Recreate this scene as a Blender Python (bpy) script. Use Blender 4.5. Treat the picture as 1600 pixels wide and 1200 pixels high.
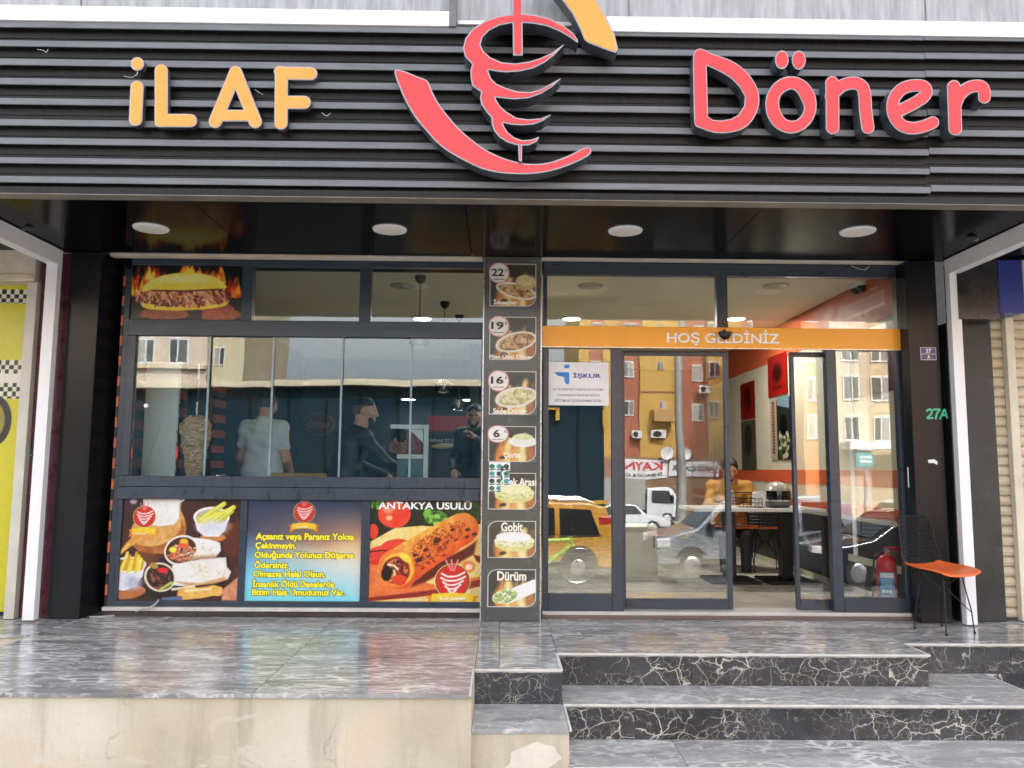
import bpy, bmesh, math, random
import numpy as np
from mathutils import Vector, Matrix
random.seed(7)
RNG = np.random.default_rng(11)
for o in list(bpy.data.objects):
    bpy.data.objects.remove(o)
SC = bpy.context.scene
COL = SC.collection

# ------------------------------------------------------------------ camera
F = 1245.0                                   # focal length in pixels of the 1600 px wide photograph
PITCH, YAW, ROLL = math.radians(6.0), math.radians(0.75), math.radians(0.42)
CAM = np.array([0.0, -5.93, 1.11])
def _rx(a):
    c, s = math.cos(a), math.sin(a); return np.array([[1,0,0],[0,c,-s],[0,s,c]])
def _rz(a):
    c, s = math.cos(a), math.sin(a); return np.array([[c,-s,0],[s,c,0],[0,0,1]])
ROT = _rz(-YAW) @ _rx(math.pi/2 + PITCH) @ _rz(ROLL)
cd = bpy.data.cameras.new('camera'); cam = bpy.data.objects.new('camera', cd); COL.objects.link(cam)
M4 = Matrix([list(ROT[0])+[CAM[0]], list(ROT[1])+[CAM[1]], list(ROT[2])+[CAM[2]], [0,0,0,1]])
cam.matrix_world = M4
cd.sensor_width = 36.0; cd.lens = 36.0*F/1600.0; cd.clip_start = 0.05; cd.clip_end = 600.0
SC.camera = cam

# ------------------------------------------------------------------ sky, sun, exposure
SUN_EL, SUN_AZ = math.radians(47), math.radians(14)
world = bpy.data.worlds.new('World'); SC.world = world; world.use_nodes = True
wn = world.node_tree.nodes; wl = world.node_tree.links
sky = wn.new('ShaderNodeTexSky'); sky.sky_type = 'NISHITA'; sky.sun_disc = False
sky.sun_elevation = SUN_EL; sky.sun_rotation = SUN_AZ
sky.air_density = 1.0; sky.dust_density = 6.0; sky.ozone_density = 1.0
hsv = wn.new('ShaderNodeHueSaturation'); hsv.inputs['Saturation'].default_value = 0.33      # thin white haze
wl.new(sky.outputs[0], hsv.inputs['Color']); wl.new(hsv.outputs[0], wn['Background'].inputs[0]); wn['Background'].inputs[1].default_value = 0.15
sd = bpy.data.lights.new('sun', 'SUN'); sd.energy = 2.0; sd.angle = math.radians(3); sd.color = (1.0, 0.95, 0.87)
so = bpy.data.objects.new('sun', sd); COL.objects.link(so)
sdir = Vector((-math.sin(SUN_AZ)*math.cos(SUN_EL), -math.cos(SUN_AZ)*math.cos(SUN_EL), -math.sin(SUN_EL)))
so.rotation_euler = sdir.to_track_quat('-Z', 'Y').to_euler(); so.location = (0, 10, 20)
SC.view_settings.view_transform = 'Standard'; SC.view_settings.look = 'None'
SC.view_settings.gamma = 1.0; SC.view_settings.use_curve_mapping = False
SC.view_settings.exposure = 2.82
SC.cycles.max_bounces = 10; SC.cycles.transparent_max_bounces = 24
SC.cycles.glossy_bounces = 6; SC.cycles.diffuse_bounces = 4

# ------------------------------------------------------------------ measuring: photograph pixel -> point on a plane of the place
def ray(px, py): return ROT @ np.array([(px-800)/F, -(py-600)/F, -1.0])
def onY(px, py, Y):
    d = ray(px, py); return CAM + d*((Y-CAM[1])/d[1])
def onZ(px, py, Z):
    d = ray(px, py); return CAM + d*((Z-CAM[2])/d[2])
def rect(l, t, r, b, Y):
    """axis-aligned rectangle on the plane Y: x0, x1, z0, z1"""
    my, mx = (t+b)/2, (l+r)/2
    return onY(l, my, Y)[0], onY(r, my, Y)[0], onY(mx, b, Y)[2], onY(mx, t, Y)[2]
def mir(px, py, Yreal):
    """point on a plane across the street, measured from its mirror image in the glass (glass at Y = 0.17)"""
    p = onY(px, py, 0.34 - Yreal); return np.array([p[0], Yreal, p[2]])

# ------------------------------------------------------------------ object helpers
WORLDLOC = {}
def link(o, parent=None, loc=(0,0,0)):
    COL.objects.link(o)
    loc = np.array(loc, float)
    if parent is not None:
        o.parent = parent; o.location = tuple(loc - WORLDLOC[parent.name])
    else:
        o.location = tuple(loc)
    WORLDLOC[o.name] = loc
    return o
def tag(o, label=None, cat=None, group=None, kind=None):
    if label: o['label'] = label
    if cat: o['category'] = cat
    if group: o['group'] = group
    if kind: o['kind'] = kind
    return o
def thing(name, loc, label, cat, group=None):
    o = bpy.data.objects.new(name, None); o.empty_display_size = 0.1
    link(o, None, loc); return tag(o, label, cat, group)
def mesh_obj(name, verts, faces, mat, parent=None, smooth=False, origin=None):
    v = np.asarray(verts, float)
    if origin is None:
        lo, hi = v.min(0), v.max(0); origin = np.array([(lo[0]+hi[0])/2, (lo[1]+hi[1])/2, lo[2]])
    me = bpy.data.meshes.new(name)
    me.from_pydata((v-origin).tolist(), [], [list(f) for f in faces]); me.update()
    if isinstance(mat, (list, tuple)):
        for m in mat: me.materials.append(m)
    elif mat: me.materials.append(mat)
    if smooth:
        me.polygons.foreach_set('use_smooth', [True]*len(me.polygons))
    o = bpy.data.objects.new(name, me)
    return link(o, parent, origin)

class MB:
    """collects boxes, tubes, lathes and prisms, then links them as one mesh object"""
    def __init__(self): self.v = []; self.f = []; self.sm = False
    def add(self, v, f):
        n = len(self.v); self.v += [tuple(map(float, p)) for p in v]; self.f += [[i+n for i in q] for q in f]; return self
    def box(self, x0, x1, y0, y1, z0, z1, bev=0.0):
        if x0 > x1: x0, x1 = x1, x0
        if y0 > y1: y0, y1 = y1, y0
        if z0 > z1: z0, z1 = z1, z0
        if bev <= 0:
            v = [(x,y,z) for z in (z0,z1) for y in (y0,y1) for x in (x0,x1)]
            return self.add(v, [(0,2,3,1),(4,5,7,6),(0,1,5,4),(2,6,7,3),(0,4,6,2),(1,3,7,5)])
        bm = bmesh.new(); r = bmesh.ops.create_cube(bm, size=1)
        for q in bm.verts: q.co = ((x0+x1)/2+q.co.x*(x1-x0), (y0+y1)/2+q.co.y*(y1-y0), (z0+z1)/2+q.co.z*(z1-z0))
        bmesh.ops.bevel(bm, geom=bm.edges[:], offset=min(bev, .45*min(x1-x0,y1-y0,z1-z0)), segments=2, affect='EDGES', profile=.5)
        bm.verts.index_update()
        self.add([q.co[:] for q in bm.verts], [[q.index for q in f.verts] for f in bm.faces]); bm.free(); return self
    def tube(self, pts, r, n=8, cap=True, closed=False):
        pts = [np.array(p, float) for p in pts]; rr = r if hasattr(r, '__len__') else [r]*len(pts)
        m = len(pts); rings = []; up = None
        for i, p in enumerate(pts):
            if closed: t = pts[(i+1) % m]-pts[i-1]
            else: t = pts[min(i+1,m-1)]-pts[max(i-1,0)]
            t = t/(np.linalg.norm(t)+1e-12)
            if up is None:
                a = np.array([0,0,1.]) if abs(t[2]) < .9 else np.array([1.,0,0])
                up = np.cross(t, a); up /= np.linalg.norm(up)
            else:
                up = up - t*np.dot(up, t); up /= (np.linalg.norm(up)+1e-12)
            s = np.cross(t, up)
            rings.append([p + rr[i]*(math.cos(2*math.pi*k/n)*up + math.sin(2*math.pi*k/n)*s) for k in range(n)])
        v = [q for R_ in rings for q in R_]; f = []
        for i in range(m if closed else m-1):
            j = (i+1) % m
            for k in range(n): f.append((i*n+k, i*n+(k+1)%n, j*n+(k+1)%n, j*n+k))
        if cap and not closed:
            f.append(tuple(range(n))[::-1]); f.append(tuple((m-1)*n+k for k in range(n)))
        return self.add(v, f)
    def lathe(self, prof, c=(0,0,0), n=24, axis='z', fn=None):
        v = []; f = []; m = len(prof)
        for r, h in prof:
            for k in range(n):
                a = 2*math.pi*k/n; q = r*(fn(a, h) if fn else 1)
                p = (q*math.cos(a), q*math.sin(a), h)
                if axis == 'y': p = (p[0], p[2], p[1])
                if axis == 'x': p = (p[2], p[0], p[1])
                v.append((c[0]+p[0], c[1]+p[1], c[2]+p[2]))
        for i in range(m-1):
            for k in range(n): f.append((i*n+k, i*n+(k+1)%n, (i+1)*n+(k+1)%n, (i+1)*n+k))
        f.append(tuple(range(n))[::-1]); f.append(tuple((m-1)*n+k for k in range(n)))
        return self.add(v, f)
    def prism(self, poly, a, b, axis='y'):
        """polygon in the two other axes, extruded from a to b along axis"""
        n = len(poly); v = []
        for t in (a, b):
            for p in poly:
                v.append({'y': (p[0], t, p[1]), 'x': (t, p[0], p[1]), 'z': (p[0], p[1], t)}[axis])
        f = [tuple(range(n)), tuple(range(2*n-1, n-1, -1))]
        for i in range(n): f.append((i, (i+1)%n, n+(i+1)%n, n+i))
        return self.add(v, f)
    def xform(self, fn): self.v = [tuple(fn(np.array(p))) for p in self.v]; return self
    def build(self, name, mat, parent=None, smooth=False, fix=True):
        o = mesh_obj(name, self.v, self.f, mat, parent, smooth)
        if fix:
            bm = bmesh.new(); bm.from_mesh(o.data); bmesh.ops.recalc_face_normals(bm, faces=bm.faces[:]); bm.to_mesh(o.data); bm.free()
        if smooth:
            try: o.data.set_sharp_from_angle(angle=math.radians(40))
            except Exception: pass
        return o
def box(name, x0, x1, y0, y1, z0, z1, mat, parent=None, bev=0.0):
    return MB().box(x0,x1,y0,y1,z0,z1,bev).build(name, mat, parent)

# ------------------------------------------------------------------ materials
def srgb(r, g, b):
    f = lambda c: (c/255/12.92) if c/255 <= .04045 else ((c/255+.055)/1.055)**2.4
    return (f(r), f(g), f(b))
def newmat(name):
    m = bpy.data.materials.new(name); m.use_nodes = True
    nt = m.node_tree; return m, nt, nt.nodes['Principled BSDF']
def pos(nt, scale=(1,1,1), rnd=False):
    g = nt.nodes.new('ShaderNodeNewGeometry'); mp = nt.nodes.new('ShaderNodeMapping'); mp.inputs['Scale'].default_value = scale
    nt.links.new(g.outputs['Position'], mp.inputs['Vector'])
    if rnd:
        oi = nt.nodes.new('ShaderNodeObjectInfo'); ml = nt.nodes.new('ShaderNodeMath'); ml.operation = 'MULTIPLY'; ml.inputs[1].default_value = 37.0
        nt.links.new(oi.outputs['Random'], ml.inputs[0]); cb = nt.nodes.new('ShaderNodeCombineXYZ')
        for i in range(3): nt.links.new(ml.outputs[0], cb.inputs[i])
        nt.links.new(cb.outputs[0], mp.inputs['Location'])
    return mp.outputs[0]
def noise(nt, vec, scale, detail=4, rough=.55, dist=0.0):
    n = nt.nodes.new('ShaderNodeTexNoise'); n.inputs['Scale'].default_value = scale; n.inputs['Detail'].default_value = detail
    n.inputs['Roughness'].default_value = rough; n.inputs['Distortion'].default_value = dist
    nt.links.new(vec, n.inputs['Vector']); return n.outputs['Fac'] if 'Fac' in n.outputs else n.outputs[0]
def ramp(nt, fac, stops):
    r = nt.nodes.new('ShaderNodeValToRGB'); cr = r.color_ramp
    while len(cr.elements) > len(stops): cr.elements.remove(cr.elements[-1])
    while len(cr.elements) < len(stops): cr.elements.new(.5)
    for e, (p, c) in zip(cr.elements, stops):
        e.position = p; e.color = (c, c, c, 1) if not hasattr(c, '__len__') else (*c, 1)
    nt.links.new(fac, r.inputs[0]); return r.outputs[0]
def mix(nt, fac, a, b, mode='MIX'):
    m = nt.nodes.new('ShaderNodeMix'); m.data_type = 'RGBA'; m.blend_type = mode
    for sock, val in ((m.inputs[0], fac), (m.inputs[6], a), (m.inputs[7], b)):
        if isinstance(val, (int, float)): sock.default_value = val
        elif isinstance(val, tuple): sock.default_value = (*val, 1) if len(val) == 3 else val
        else: nt.links.new(val, sock)
    return m.outputs[2]
def bump(nt, bsdf, h, strength=.3, dist=.01):
    b = nt.nodes.new('ShaderNodeBump'); b.inputs['Strength'].default_value = strength; b.inputs['Distance'].default_value = dist
    nt.links.new(h, b.inputs['Height']); nt.links.new(b.outputs[0], bsdf.inputs['Normal'])
def simple(name, col, rough=.5, metal=0.0, var=.12, scale=6.0, stretch=(1,1,1), bmp=0.0, spec=.5, coat=0.0, rvar=.1, dirt=None):
    m, nt, b = newmat(name)
    v = pos(nt, stretch); n1 = noise(nt, v, scale, 6, .6)
    lo = tuple(max(0, c*(1-var)) for c in col); hi = tuple(min(1, c*(1+var)) for c in col)
    c = ramp(nt, n1, [(.3, lo), (.7, hi)])
    if dirt:
        d = noise(nt, v, dirt[1], 8, .7); c = mix(nt, ramp(nt, d, [(dirt[2], 0.0), (dirt[2]+.15, dirt[3])]), c, dirt[0])
    nt.links.new(c, b.inputs['Base Color'])
    nt.links.new(ramp(nt, n1, [(.25, max(0.02, rough-rvar)), (.75, min(1, rough+rvar))]), b.inputs['Roughness'])
    b.inputs['Metallic'].default_value = metal; b.inputs['Specular IOR Level'].default_value = spec
    b.inputs['Coat Weight'].default_value = coat
    if bmp: bump(nt, b, noise(nt, v, scale*5, 5, .6), bmp, .004)
    return m
def emit(name, col, strength):
    m, nt, b = newmat(name); b.inputs['Base Color'].default_value = (*col, 1)
    b.inputs['Emission Color'].default_value = (*col, 1); b.inputs['Emission Strength'].default_value = strength; return m
def glassmat(name, tint, refl, rough=0.0):
    """clear pane: lets light through, mirrors a part of it that grows towards grazing angles"""
    m, nt, b = newmat(name); nt.nodes.remove(b)
    out = nt.nodes['Material Output']
    t = nt.nodes.new('ShaderNodeBsdfTransparent'); t.inputs[0].default_value = (*tint, 1)
    g = nt.nodes.new('ShaderNodeBsdfGlossy'); g.inputs['Roughness'].default_value = rough; g.inputs[0].default_value = (.97,.98,1,1)
    lw = nt.nodes.new('ShaderNodeFresnel'); lw.inputs[0].default_value = refl
    ms = nt.nodes.new('ShaderNodeMixShader')
    bp = nt.nodes.new('ShaderNodeBump'); bp.inputs['Strength'].default_value = 1.0; bp.inputs['Distance'].default_value = .0007
    nt.links.new(noise(nt, pos(nt,(1,1,.45)), 3.2, 1, .4), bp.inputs['Height']); nt.links.new(bp.outputs[0], g.inputs['Normal'])
    nt.links.new(lw.outputs[0], ms.inputs[0]); nt.links.new(t.outputs[0], ms.inputs[1]); nt.links.new(g.outputs[0], ms.inputs[2])
    nt.links.new(ms.outputs[0], out.inputs[0]); return m
def marble(name, base_lo, base_hi, vein, vscale, vwidth, stretch, dust, rough):
    m, nt, b = newmat(name)
    v = pos(nt, stretch, rnd=True)
    nz = nt.nodes.new('ShaderNodeTexNoise'); nz.inputs['Scale'].default_value = vscale*.8; nz.inputs['Detail'].default_value = 5
    nt.links.new(v, nz.inputs['Vector'])
    va = nt.nodes.new('ShaderNodeMixRGB'); va.blend_type = 'LINEAR_LIGHT'; va.inputs[0].default_value = .085
    nt.links.new(v, va.inputs[1]); nt.links.new(nz.outputs['Color'], va.inputs[2])
    base = ramp(nt, noise(nt, v, vscale*.5, 6, .6), [(.3, base_lo), (.72, base_hi)])
    col = base
    for sc_, w_, amt in ((vscale, vwidth, .95), (vscale*2.4, vwidth*.9, .7)):
        vo = nt.nodes.new('ShaderNodeTexVoronoi'); vo.feature = 'DISTANCE_TO_EDGE'; vo.inputs['Scale'].default_value = sc_
        nt.links.new(va.outputs[0], vo.inputs['Vector'])
        line = ramp(nt, vo.outputs['Distance'], [(0.0, 1.0), (w_*.35, .75), (w_, 0.0)])
        gate = ramp(nt, noise(nt, v, sc_*.34, 4, .65), [(.43, 0.0), (.62, amt)])
        mm = nt.nodes.new('ShaderNodeMath'); mm.operation = 'MULTIPLY'
        nt.links.new(line, mm.inputs[0]); nt.links.new(gate, mm.inputs[1])
        col = mix(nt, mm.outputs[0], col, vein)
    patch = ramp(nt, noise(nt, v, vscale*1.6, 8, .75, 1.2), [(.60, 0.0), (.74, .65)])
    col = mix(nt, patch, col, tuple(.8*c for c in vein))
    if dust:
        d = ramp(nt, noise(nt, pos(nt, (1,2,1)), 1.7, 7, .65), [(.35, dust[0]), (.7, dust[1])])
        col = mix(nt, d, col, dust[2])
    nt.links.new(col, b.inputs['Base Color'])
    nt.links.new(ramp(nt, noise(nt, pos(nt), 2.2, 6, .6), [(.3, rough*.7), (.75, min(1, rough*1.7))]), b.inputs['Roughness'])
    bump(nt, b, noise(nt, pos(nt), 14, 4, .5), .03, .004)
    return m

MAT = {}
MAT['alu'] = simple('anthracite_aluminium', (.027,.040,.060), .34, .0, .22, 5, (1,1,6), .05, dirt=((.10,.10,.10), 9, .62, .35))
MAT['alu2'] = simple('anthracite_aluminium_scuffed', (.036,.049,.068), .32, .0, .25, 7, (3,1,1), .05, dirt=((.42,.42,.41), 16, .66, .8))
MAT['black_panel'] = simple('black_composite_panel', (.013,.0138,.0155), .22, 0, .3, 3, (1,1,.3), 0, rvar=.06, spec=.18, dirt=((.05,.05,.052), 5, .62, .35))
MAT['soffit'] = simple('glossy_black_soffit_panel', (.003,.0032,.0036), .16, 0, .3, 2, (1,1,1), 0, rvar=.05, spec=.06)
MAT['slat'] = simple('grey_painted_slat', (.118,.128,.143), .42, .0, .25, 3, (1,1,8), .05, dirt=((.50,.51,.53), 13, .615, .7))
MAT['slatback'] = simple('black_corrugated_backing', (.010,.0103,.0112), .45, 0, .5, 9, (6,1,.6), .04, spec=.25, dirt=((.045,.043,.038), 14, .58, .6))
MAT['trim'] = simple('grey_letter_trim', (.30,.30,.32), .35, .35, .15, 8)
MAT['lettercase'] = simple('dark_letter_return', (.062,.070,.086), .32, .2, .25, 6)
MAT['red_face'] = simple('red_acrylic_face', (.62,.026,.031), .3, 0, .04, 1.3, (1,1,1), 0, dirt=((.62,.016,.016), 2.2, .60, .6))
MAT['orange_face'] = simple('orange_acrylic_face', (.86,.30,.035), .3, 0, .06, 2.0, dirt=((.84,.25,.008), 3, .52, .8))
MAT['white'] = simple('white_paint', (.78,.78,.80), .4, 0, .05, 4, dirt=((.5,.49,.46), 8, .68, .4))
MAT['white_clean'] = simple('white_lacquer', (.80,.80,.83), .35, 0, .04, 3)
MAT['greypanel'] = simple('weathered_grey_sheet', (.30,.31,.32), .45, .2, .3, 3, (9,1,1.0), .05, dirt=((.55,.54,.52), 5, .6, .5))
MAT['cream'] = simple('cream_shutter_rail', (.62,.54,.44), .45, 0, .15, 6, dirt=((.2,.12,.07), 14, .62, .6))
MAT['beige'] = simple('beige_roller_slat', (.60,.52,.38), .5, .0, .15, 4, (1,1,4), .05, dirt=((.25,.19,.12), 9, .62, .5))
MAT['orange_band'] = simple('orange_header_panel', (.93,.40,.03), .35, 0, .05, 2)
MAT['lens'] = simple('frosted_lamp_lens', (.70,.66,.58), .5, 0, .04, 9)
MAT['blackplastic'] = simple('black_plastic', (.012,.012,.014), .35, 0, .2, 12)
MAT['darkrubber'] = simple('dark_rubber', (.02,.02,.02), .75, 0, .3, 14)
MAT['steel'] = simple('brushed_steel', (.55,.55,.56), .3, .9, .1, 20)
MAT['joint'] = simple('dark_kick_tile', (.045,.030,.028), .35, 0, .3, 8)
MAT['glass'] = glassmat('window_glass', (.90,.955,.965), 1.64)
MAT['doorglass'] = glassmat('door_glass', (.95,.975,.97), 1.66)
MAT['glassedge'] = simple('green_glass_edge', (.22,.30,.33), .15, 0, .15, 5)
MAT['marble_floor'] = marble('grey_marble_floor', (.075,.075,.078), (.36,.355,.35), (.86,.83,.79), 8.5, .13, (.55,1.9,1), (.04,.30,(.47,.455,.43)), .15)
MAT['marble_tread'] = marble('grey_marble_tread', (.12,.122,.125), (.38,.375,.37), (.84,.81,.76), 8.0, .12, (.7,1.6,1), (.2,.55,(.40,.39,.38)), .24)
MAT['marble_riser'] = marble('dark_veined_marble_riser', (.008,.009,.012), (.040,.043,.052), (.66,.62,.53), 7.4, .030, (1,1,1.15), (.01,.13,(.32,.31,.29)), .18)
MAT['nosing'] = simple('pale_stone_nosing', (.56,.54,.50), .5, 0, .15, 9, dirt=((.25,.22,.19), 12, .58, .6))
def plaster():
    m, nt, b = newmat('stained_plaster')
    v = pos(nt)
    c = ramp(nt, noise(nt, v, 1.3, 6, .6), [(.3, (.44,.38,.28)), (.5, (.53,.475,.37)), (.7, (.60,.555,.46))])
    c = mix(nt, ramp(nt, noise(nt, pos(nt, (1,1,1.5)), 1.9, 3, .5), [(.56, 0.0), (.74, .55)]), c, (.62,.45,.30))
    c = mix(nt, ramp(nt, noise(nt, pos(nt, (3.0,1,.3)), 2.0, 6, .6), [(.50, 0.0), (.70, .8)]), c, (.33,.29,.22))
    c = mix(nt, ramp(nt, noise(nt, pos(nt, (1,1,2)), 2.6, 5, .6, .8), [(.62, 0.0), (.66, .7)]), c, (.56,.52,.44))
    c = mix(nt, ramp(nt, noise(nt, v, 26, 8, .7), [(.60, 0.0), (.72, .4)]), c, (.32,.27,.20))
    nt.links.new(c, b.inputs['Base Color']); b.inputs['Roughness'].default_value = .9
    
    cr = nt.nodes.new('ShaderNodeTexVoronoi'); cr.feature = 'DISTANCE_TO_EDGE'; cr.inputs['Scale'].default_value = 1.1; nv = nt.nodes.new('ShaderNodeMixRGB'); nv.blend_type = 'LINEAR_LIGHT'; nv.inputs[0].default_value = .25
    nz = nt.nodes.new('ShaderNodeTexNoise'); nz.inputs['Scale'].default_value = 3.5; nz.inputs['Detail'].default_value = 8; nt.links.new(v, nz.inputs['Vector']); nt.links.new(v, nv.inputs[1]); nt.links.new(nz.outputs['Color'], nv.inputs[2]); nt.links.new(nv.outputs[0], cr.inputs['Vector'])
    gate = ramp(nt, noise(nt, v, 1.4, 2), [(.60, 0.0), (.68, .35)]); mm = nt.nodes.new('ShaderNodeMath'); mm.operation = 'MULTIPLY'; nt.links.new(ramp(nt, cr.outputs['Distance'], [(0.0, 1.0), (.006, .6), (.012, 0.0)]), mm.inputs[0]); nt.links.new(gate, mm.inputs[1])
    c = mix(nt, mm.outputs[0], c, (.22,.18,.13)); nt.links.new(c, b.inputs['Base Color'])
    bump(nt, b, noise(nt, v, 22, 8, .65), .5, .01); return m
MAT['plaster'] = plaster()
MAT['asphalt'] = simple('asphalt', (.05,.05,.052), .85, 0, .3, 9, bmp=.3, dirt=((.11,.105,.10), .8, .5, .6))
MAT['pavement'] = simple('pavement', (.36,.34,.31), .85, 0, .2, 3, bmp=.3)
# ------------------------------------------------------------------ flat prints: a fine sheet coloured point by point
def vcolmat(name, rough=.28):
    m, nt, b = newmat(name); a = nt.nodes.new('ShaderNodeVertexColor'); a.layer_name = 'print'
    nt.links.new(a.outputs[0], b.inputs['Base Color']); b.inputs['Roughness'].default_value = rough; return m
MAT['print'] = vcolmat('printed_vinyl')
def vnoise(X, Y, s, seed=0, oct_=4):
    r = np.random.default_rng(seed); out = np.zeros_like(X); amp = 1; tot = 0
    for o_ in range(oct_):
        g = r.random((64, 64)); x = X/s; y = Y/s
        xi = np.floor(x).astype(int); yi = np.floor(y).astype(int); fx = x-xi; fy = y-yi
        fx = fx*fx*(3-2*fx); fy = fy*fy*(3-2*fy)
        G = lambda a, b_: g[a % 64, b_ % 64]
        out += amp*((G(xi,yi)*(1-fx)+G(xi+1,yi)*fx)*(1-fy)+(G(xi,yi+1)*(1-fx)+G(xi+1,yi+1)*fx)*fy)
        tot += amp; amp *= .5; s /= 2.0
    return out/tot
class Paint:
    """a picture painted in its own drawing coordinates (x right, y down), colours given as sRGB 0-255"""
    def __init__(self, x0, y0, x1, y1, n=170):
        self.b = (x0,y0,x1,y1); W = n; H = max(8, int(n*(y1-y0)/(x1-x0)))
        self.X, self.Y = np.meshgrid(np.linspace(x0,x1,W), np.linspace(y0,y1,H)); self.C = np.zeros((H,W,3)); self.px = (x1-x0)/W
    def put(self, mask, col):
        col = np.array(col, float) if not callable(col) else col(self.X, self.Y)
        self.C = self.C*(1-mask[...,None]) + col*mask[...,None]; return self
    def _m(self, d, soft=None): s = soft or self.px; return np.clip(.5-d/s, 0, 1)
    def bg(self, col): return self.put(np.ones_like(self.X), col)
    def ell(self, cx, cy, rx, ry, col, ang=0, soft=None, wob=0, seed=0):
        a = math.radians(ang); dx = self.X-cx; dy = self.Y-cy
        u = (dx*math.cos(a)+dy*math.sin(a))/rx; v = (-dx*math.sin(a)+dy*math.cos(a))/ry
        d = (np.hypot(u,v)-1)*min(rx,ry)
        if wob: d = d + wob*(vnoise(self.X,self.Y,wob*5,seed)-.5)*2
        return self.put(self._m(d, soft), col)
    def ring(self, cx, cy, r, w, col): return self.put(self._m(np.abs(np.hypot(self.X-cx,self.Y-cy)-r)-w/2), col)
    def poly(self, pts, col, soft=None, wob=0, seed=0): 
        d = poly_sd(self.X, self.Y, pts)
        if wob: d = d + wob*(vnoise(self.X,self.Y,wob*5,seed)-.5)*2
        return self.put(self._m(d, soft), col)
    def line(self, pts, r, col, soft=None, r2=None, wob=0, seed=0):
        d = stroke_sd(self.X, self.Y, pts, r, r2)
        if wob: d = d + wob*(vnoise(self.X,self.Y,wob*5,seed)-.5)*2
        return self.put(self._m(d, soft), col)
    def speck(self, cx, cy, rx, ry, s, cols, seed=0, ang=0, thr=.5, soft=None):
        """patch of small irregular flecks in several colours inside an ellipse"""
        a = math.radians(ang); dx = self.X-cx; dy = self.Y-cy
        u = (dx*math.cos(a)+dy*math.sin(a))/rx; v = (-dx*math.sin(a)+dy*math.cos(a))/ry
        inside = self._m((np.hypot(u,v)-1)*min(rx,ry), soft)
        for k, c in enumerate(cols):
            n = vnoise(self.X, self.Y, s, seed*17+k*5+1, 3); self.put(inside*np.clip((n-thr)/.06, 0, 1), c)
        return self
    def strands(self, cx, cy, rx, ry, n, L, w, cols, seed=0, ang=0, spread=60):
        r = random.Random(seed)
        for k in range(n):
            a = r.uniform(0,2*math.pi); q = math.sqrt(r.random()); x = cx+rx*q*math.cos(a); y = cy+ry*q*math.sin(a); t = math.radians(ang+r.uniform(-spread,spread)); l = L*r.uniform(.5,1.2)/2
            self.line([(x-l*math.cos(t),y-l*math.sin(t)),(x+r.uniform(-3,3),y+r.uniform(-4,4)),(x+l*math.cos(t),y+l*math.sin(t))],w*r.uniform(.5,1.1),r.choice(cols),soft=w)
        return self
    def build(self, name, origin, right, up, w, h, mat, parent=None, round_=None, gain=1.55, grain=.22):
        """sheet with lower-left corner at origin; w, h in metres"""
        H, W, _ = self.C.shape; origin = np.array(origin, float); right = np.array(right, float); up = np.array(up, float)
        U, V = np.meshgrid(np.linspace(0,1,W), np.linspace(1,0,H))
        P = origin + U[...,None]*right*w + V[...,None]*up*h
        idx = np.arange(W*H).reshape(H,W)
        q = np.stack([idx[1:,:-1], idx[1:,1:], idx[:-1,1:], idx[:-1,:-1]], -1).reshape(-1,4)
        if round_ is not None:
            d = round_(((U[:-1,:-1]+U[1:,1:])/2).ravel(), ((V[:-1,:-1]+V[1:,1:])/2).ravel()); q = q[d]
        nrm = np.cross(right, up); me = bpy.data.meshes.new(name)
        o0 = origin + right*w/2
        v = (P.reshape(-1,3)-o0); nv = len(v)
        me.vertices.add(nv); me.vertices.foreach_set('co', v.ravel())
        nq = len(q); me.loops.add(nq*4); me.loops.foreach_set('vertex_index', q.ravel().astype(np.int32))
        me.polygons.add(nq); me.polygons.foreach_set('loop_start', np.arange(0,nq*4,4,dtype=np.int32))
        me.update(); me.validate()
        g_ = (1-grain/2+grain*vnoise(self.X,self.Y,self.px*4,77,3))[...,None]; c = np.clip(self.C*g_/255, 0, 1); c = np.where(c <= .04045, c/12.92, ((c+.055)/1.055)**2.4).reshape(-1,3)
        c = gain*c**1.18*1.15; c = np.where(c > .4,.4+.42*(1-np.exp(-(c-.4)/.42)),c)
        at = me.color_attributes.new('print', 'FLOAT_COLOR', 'POINT')
        at.data.foreach_set('color', np.concatenate([c, np.ones((nv,1))], 1).astype(np.float32).ravel())
        me.materials.append(mat); o = bpy.data.objects.new(name, me)
        return link(o, parent, o0)
# ------------------------------------------------------------------ 2-D outlines
def catmull(pts, closed=True, n=6):
    P = [np.array(p, float) for p in pts]; m = len(P); out = []
    for i in range(m if closed else m-1):
        if closed: p0,p1,p2,p3 = P[i-1],P[i],P[(i+1)%m],P[(i+2)%m]
        else: p0,p1,p2,p3 = P[max(i-1,0)],P[i],P[i+1],P[min(i+2,m-1)]
        for k in range(n):
            t = k/n; out.append(.5*((2*p1)+(-p0+p2)*t+(2*p0-5*p1+4*p2-p3)*t*t+(-p0+3*p1-3*p2+p3)*t**3))
    if not closed: out.append(P[-1])
    return [tuple(p) for p in out]
def seg_d(X, Y, a, b):
    vx, vy = b[0]-a[0], b[1]-a[1]; L = vx*vx+vy*vy+1e-12
    t = np.clip(((X-a[0])*vx+(Y-a[1])*vy)/L, 0, 1); return np.hypot(X-a[0]-t*vx, Y-a[1]-t*vy), t
def stroke_sd(X, Y, pts, r, r2=None):
    out = np.full(X.shape, 1e9); m = len(pts)-1
    for i in range(m):
        d, t = seg_d(X, Y, pts[i], pts[i+1]); rr = r if r2 is None else r+(r2-r)*((i+t)/m)
        out = np.minimum(out, d-rr)
    return out
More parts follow.
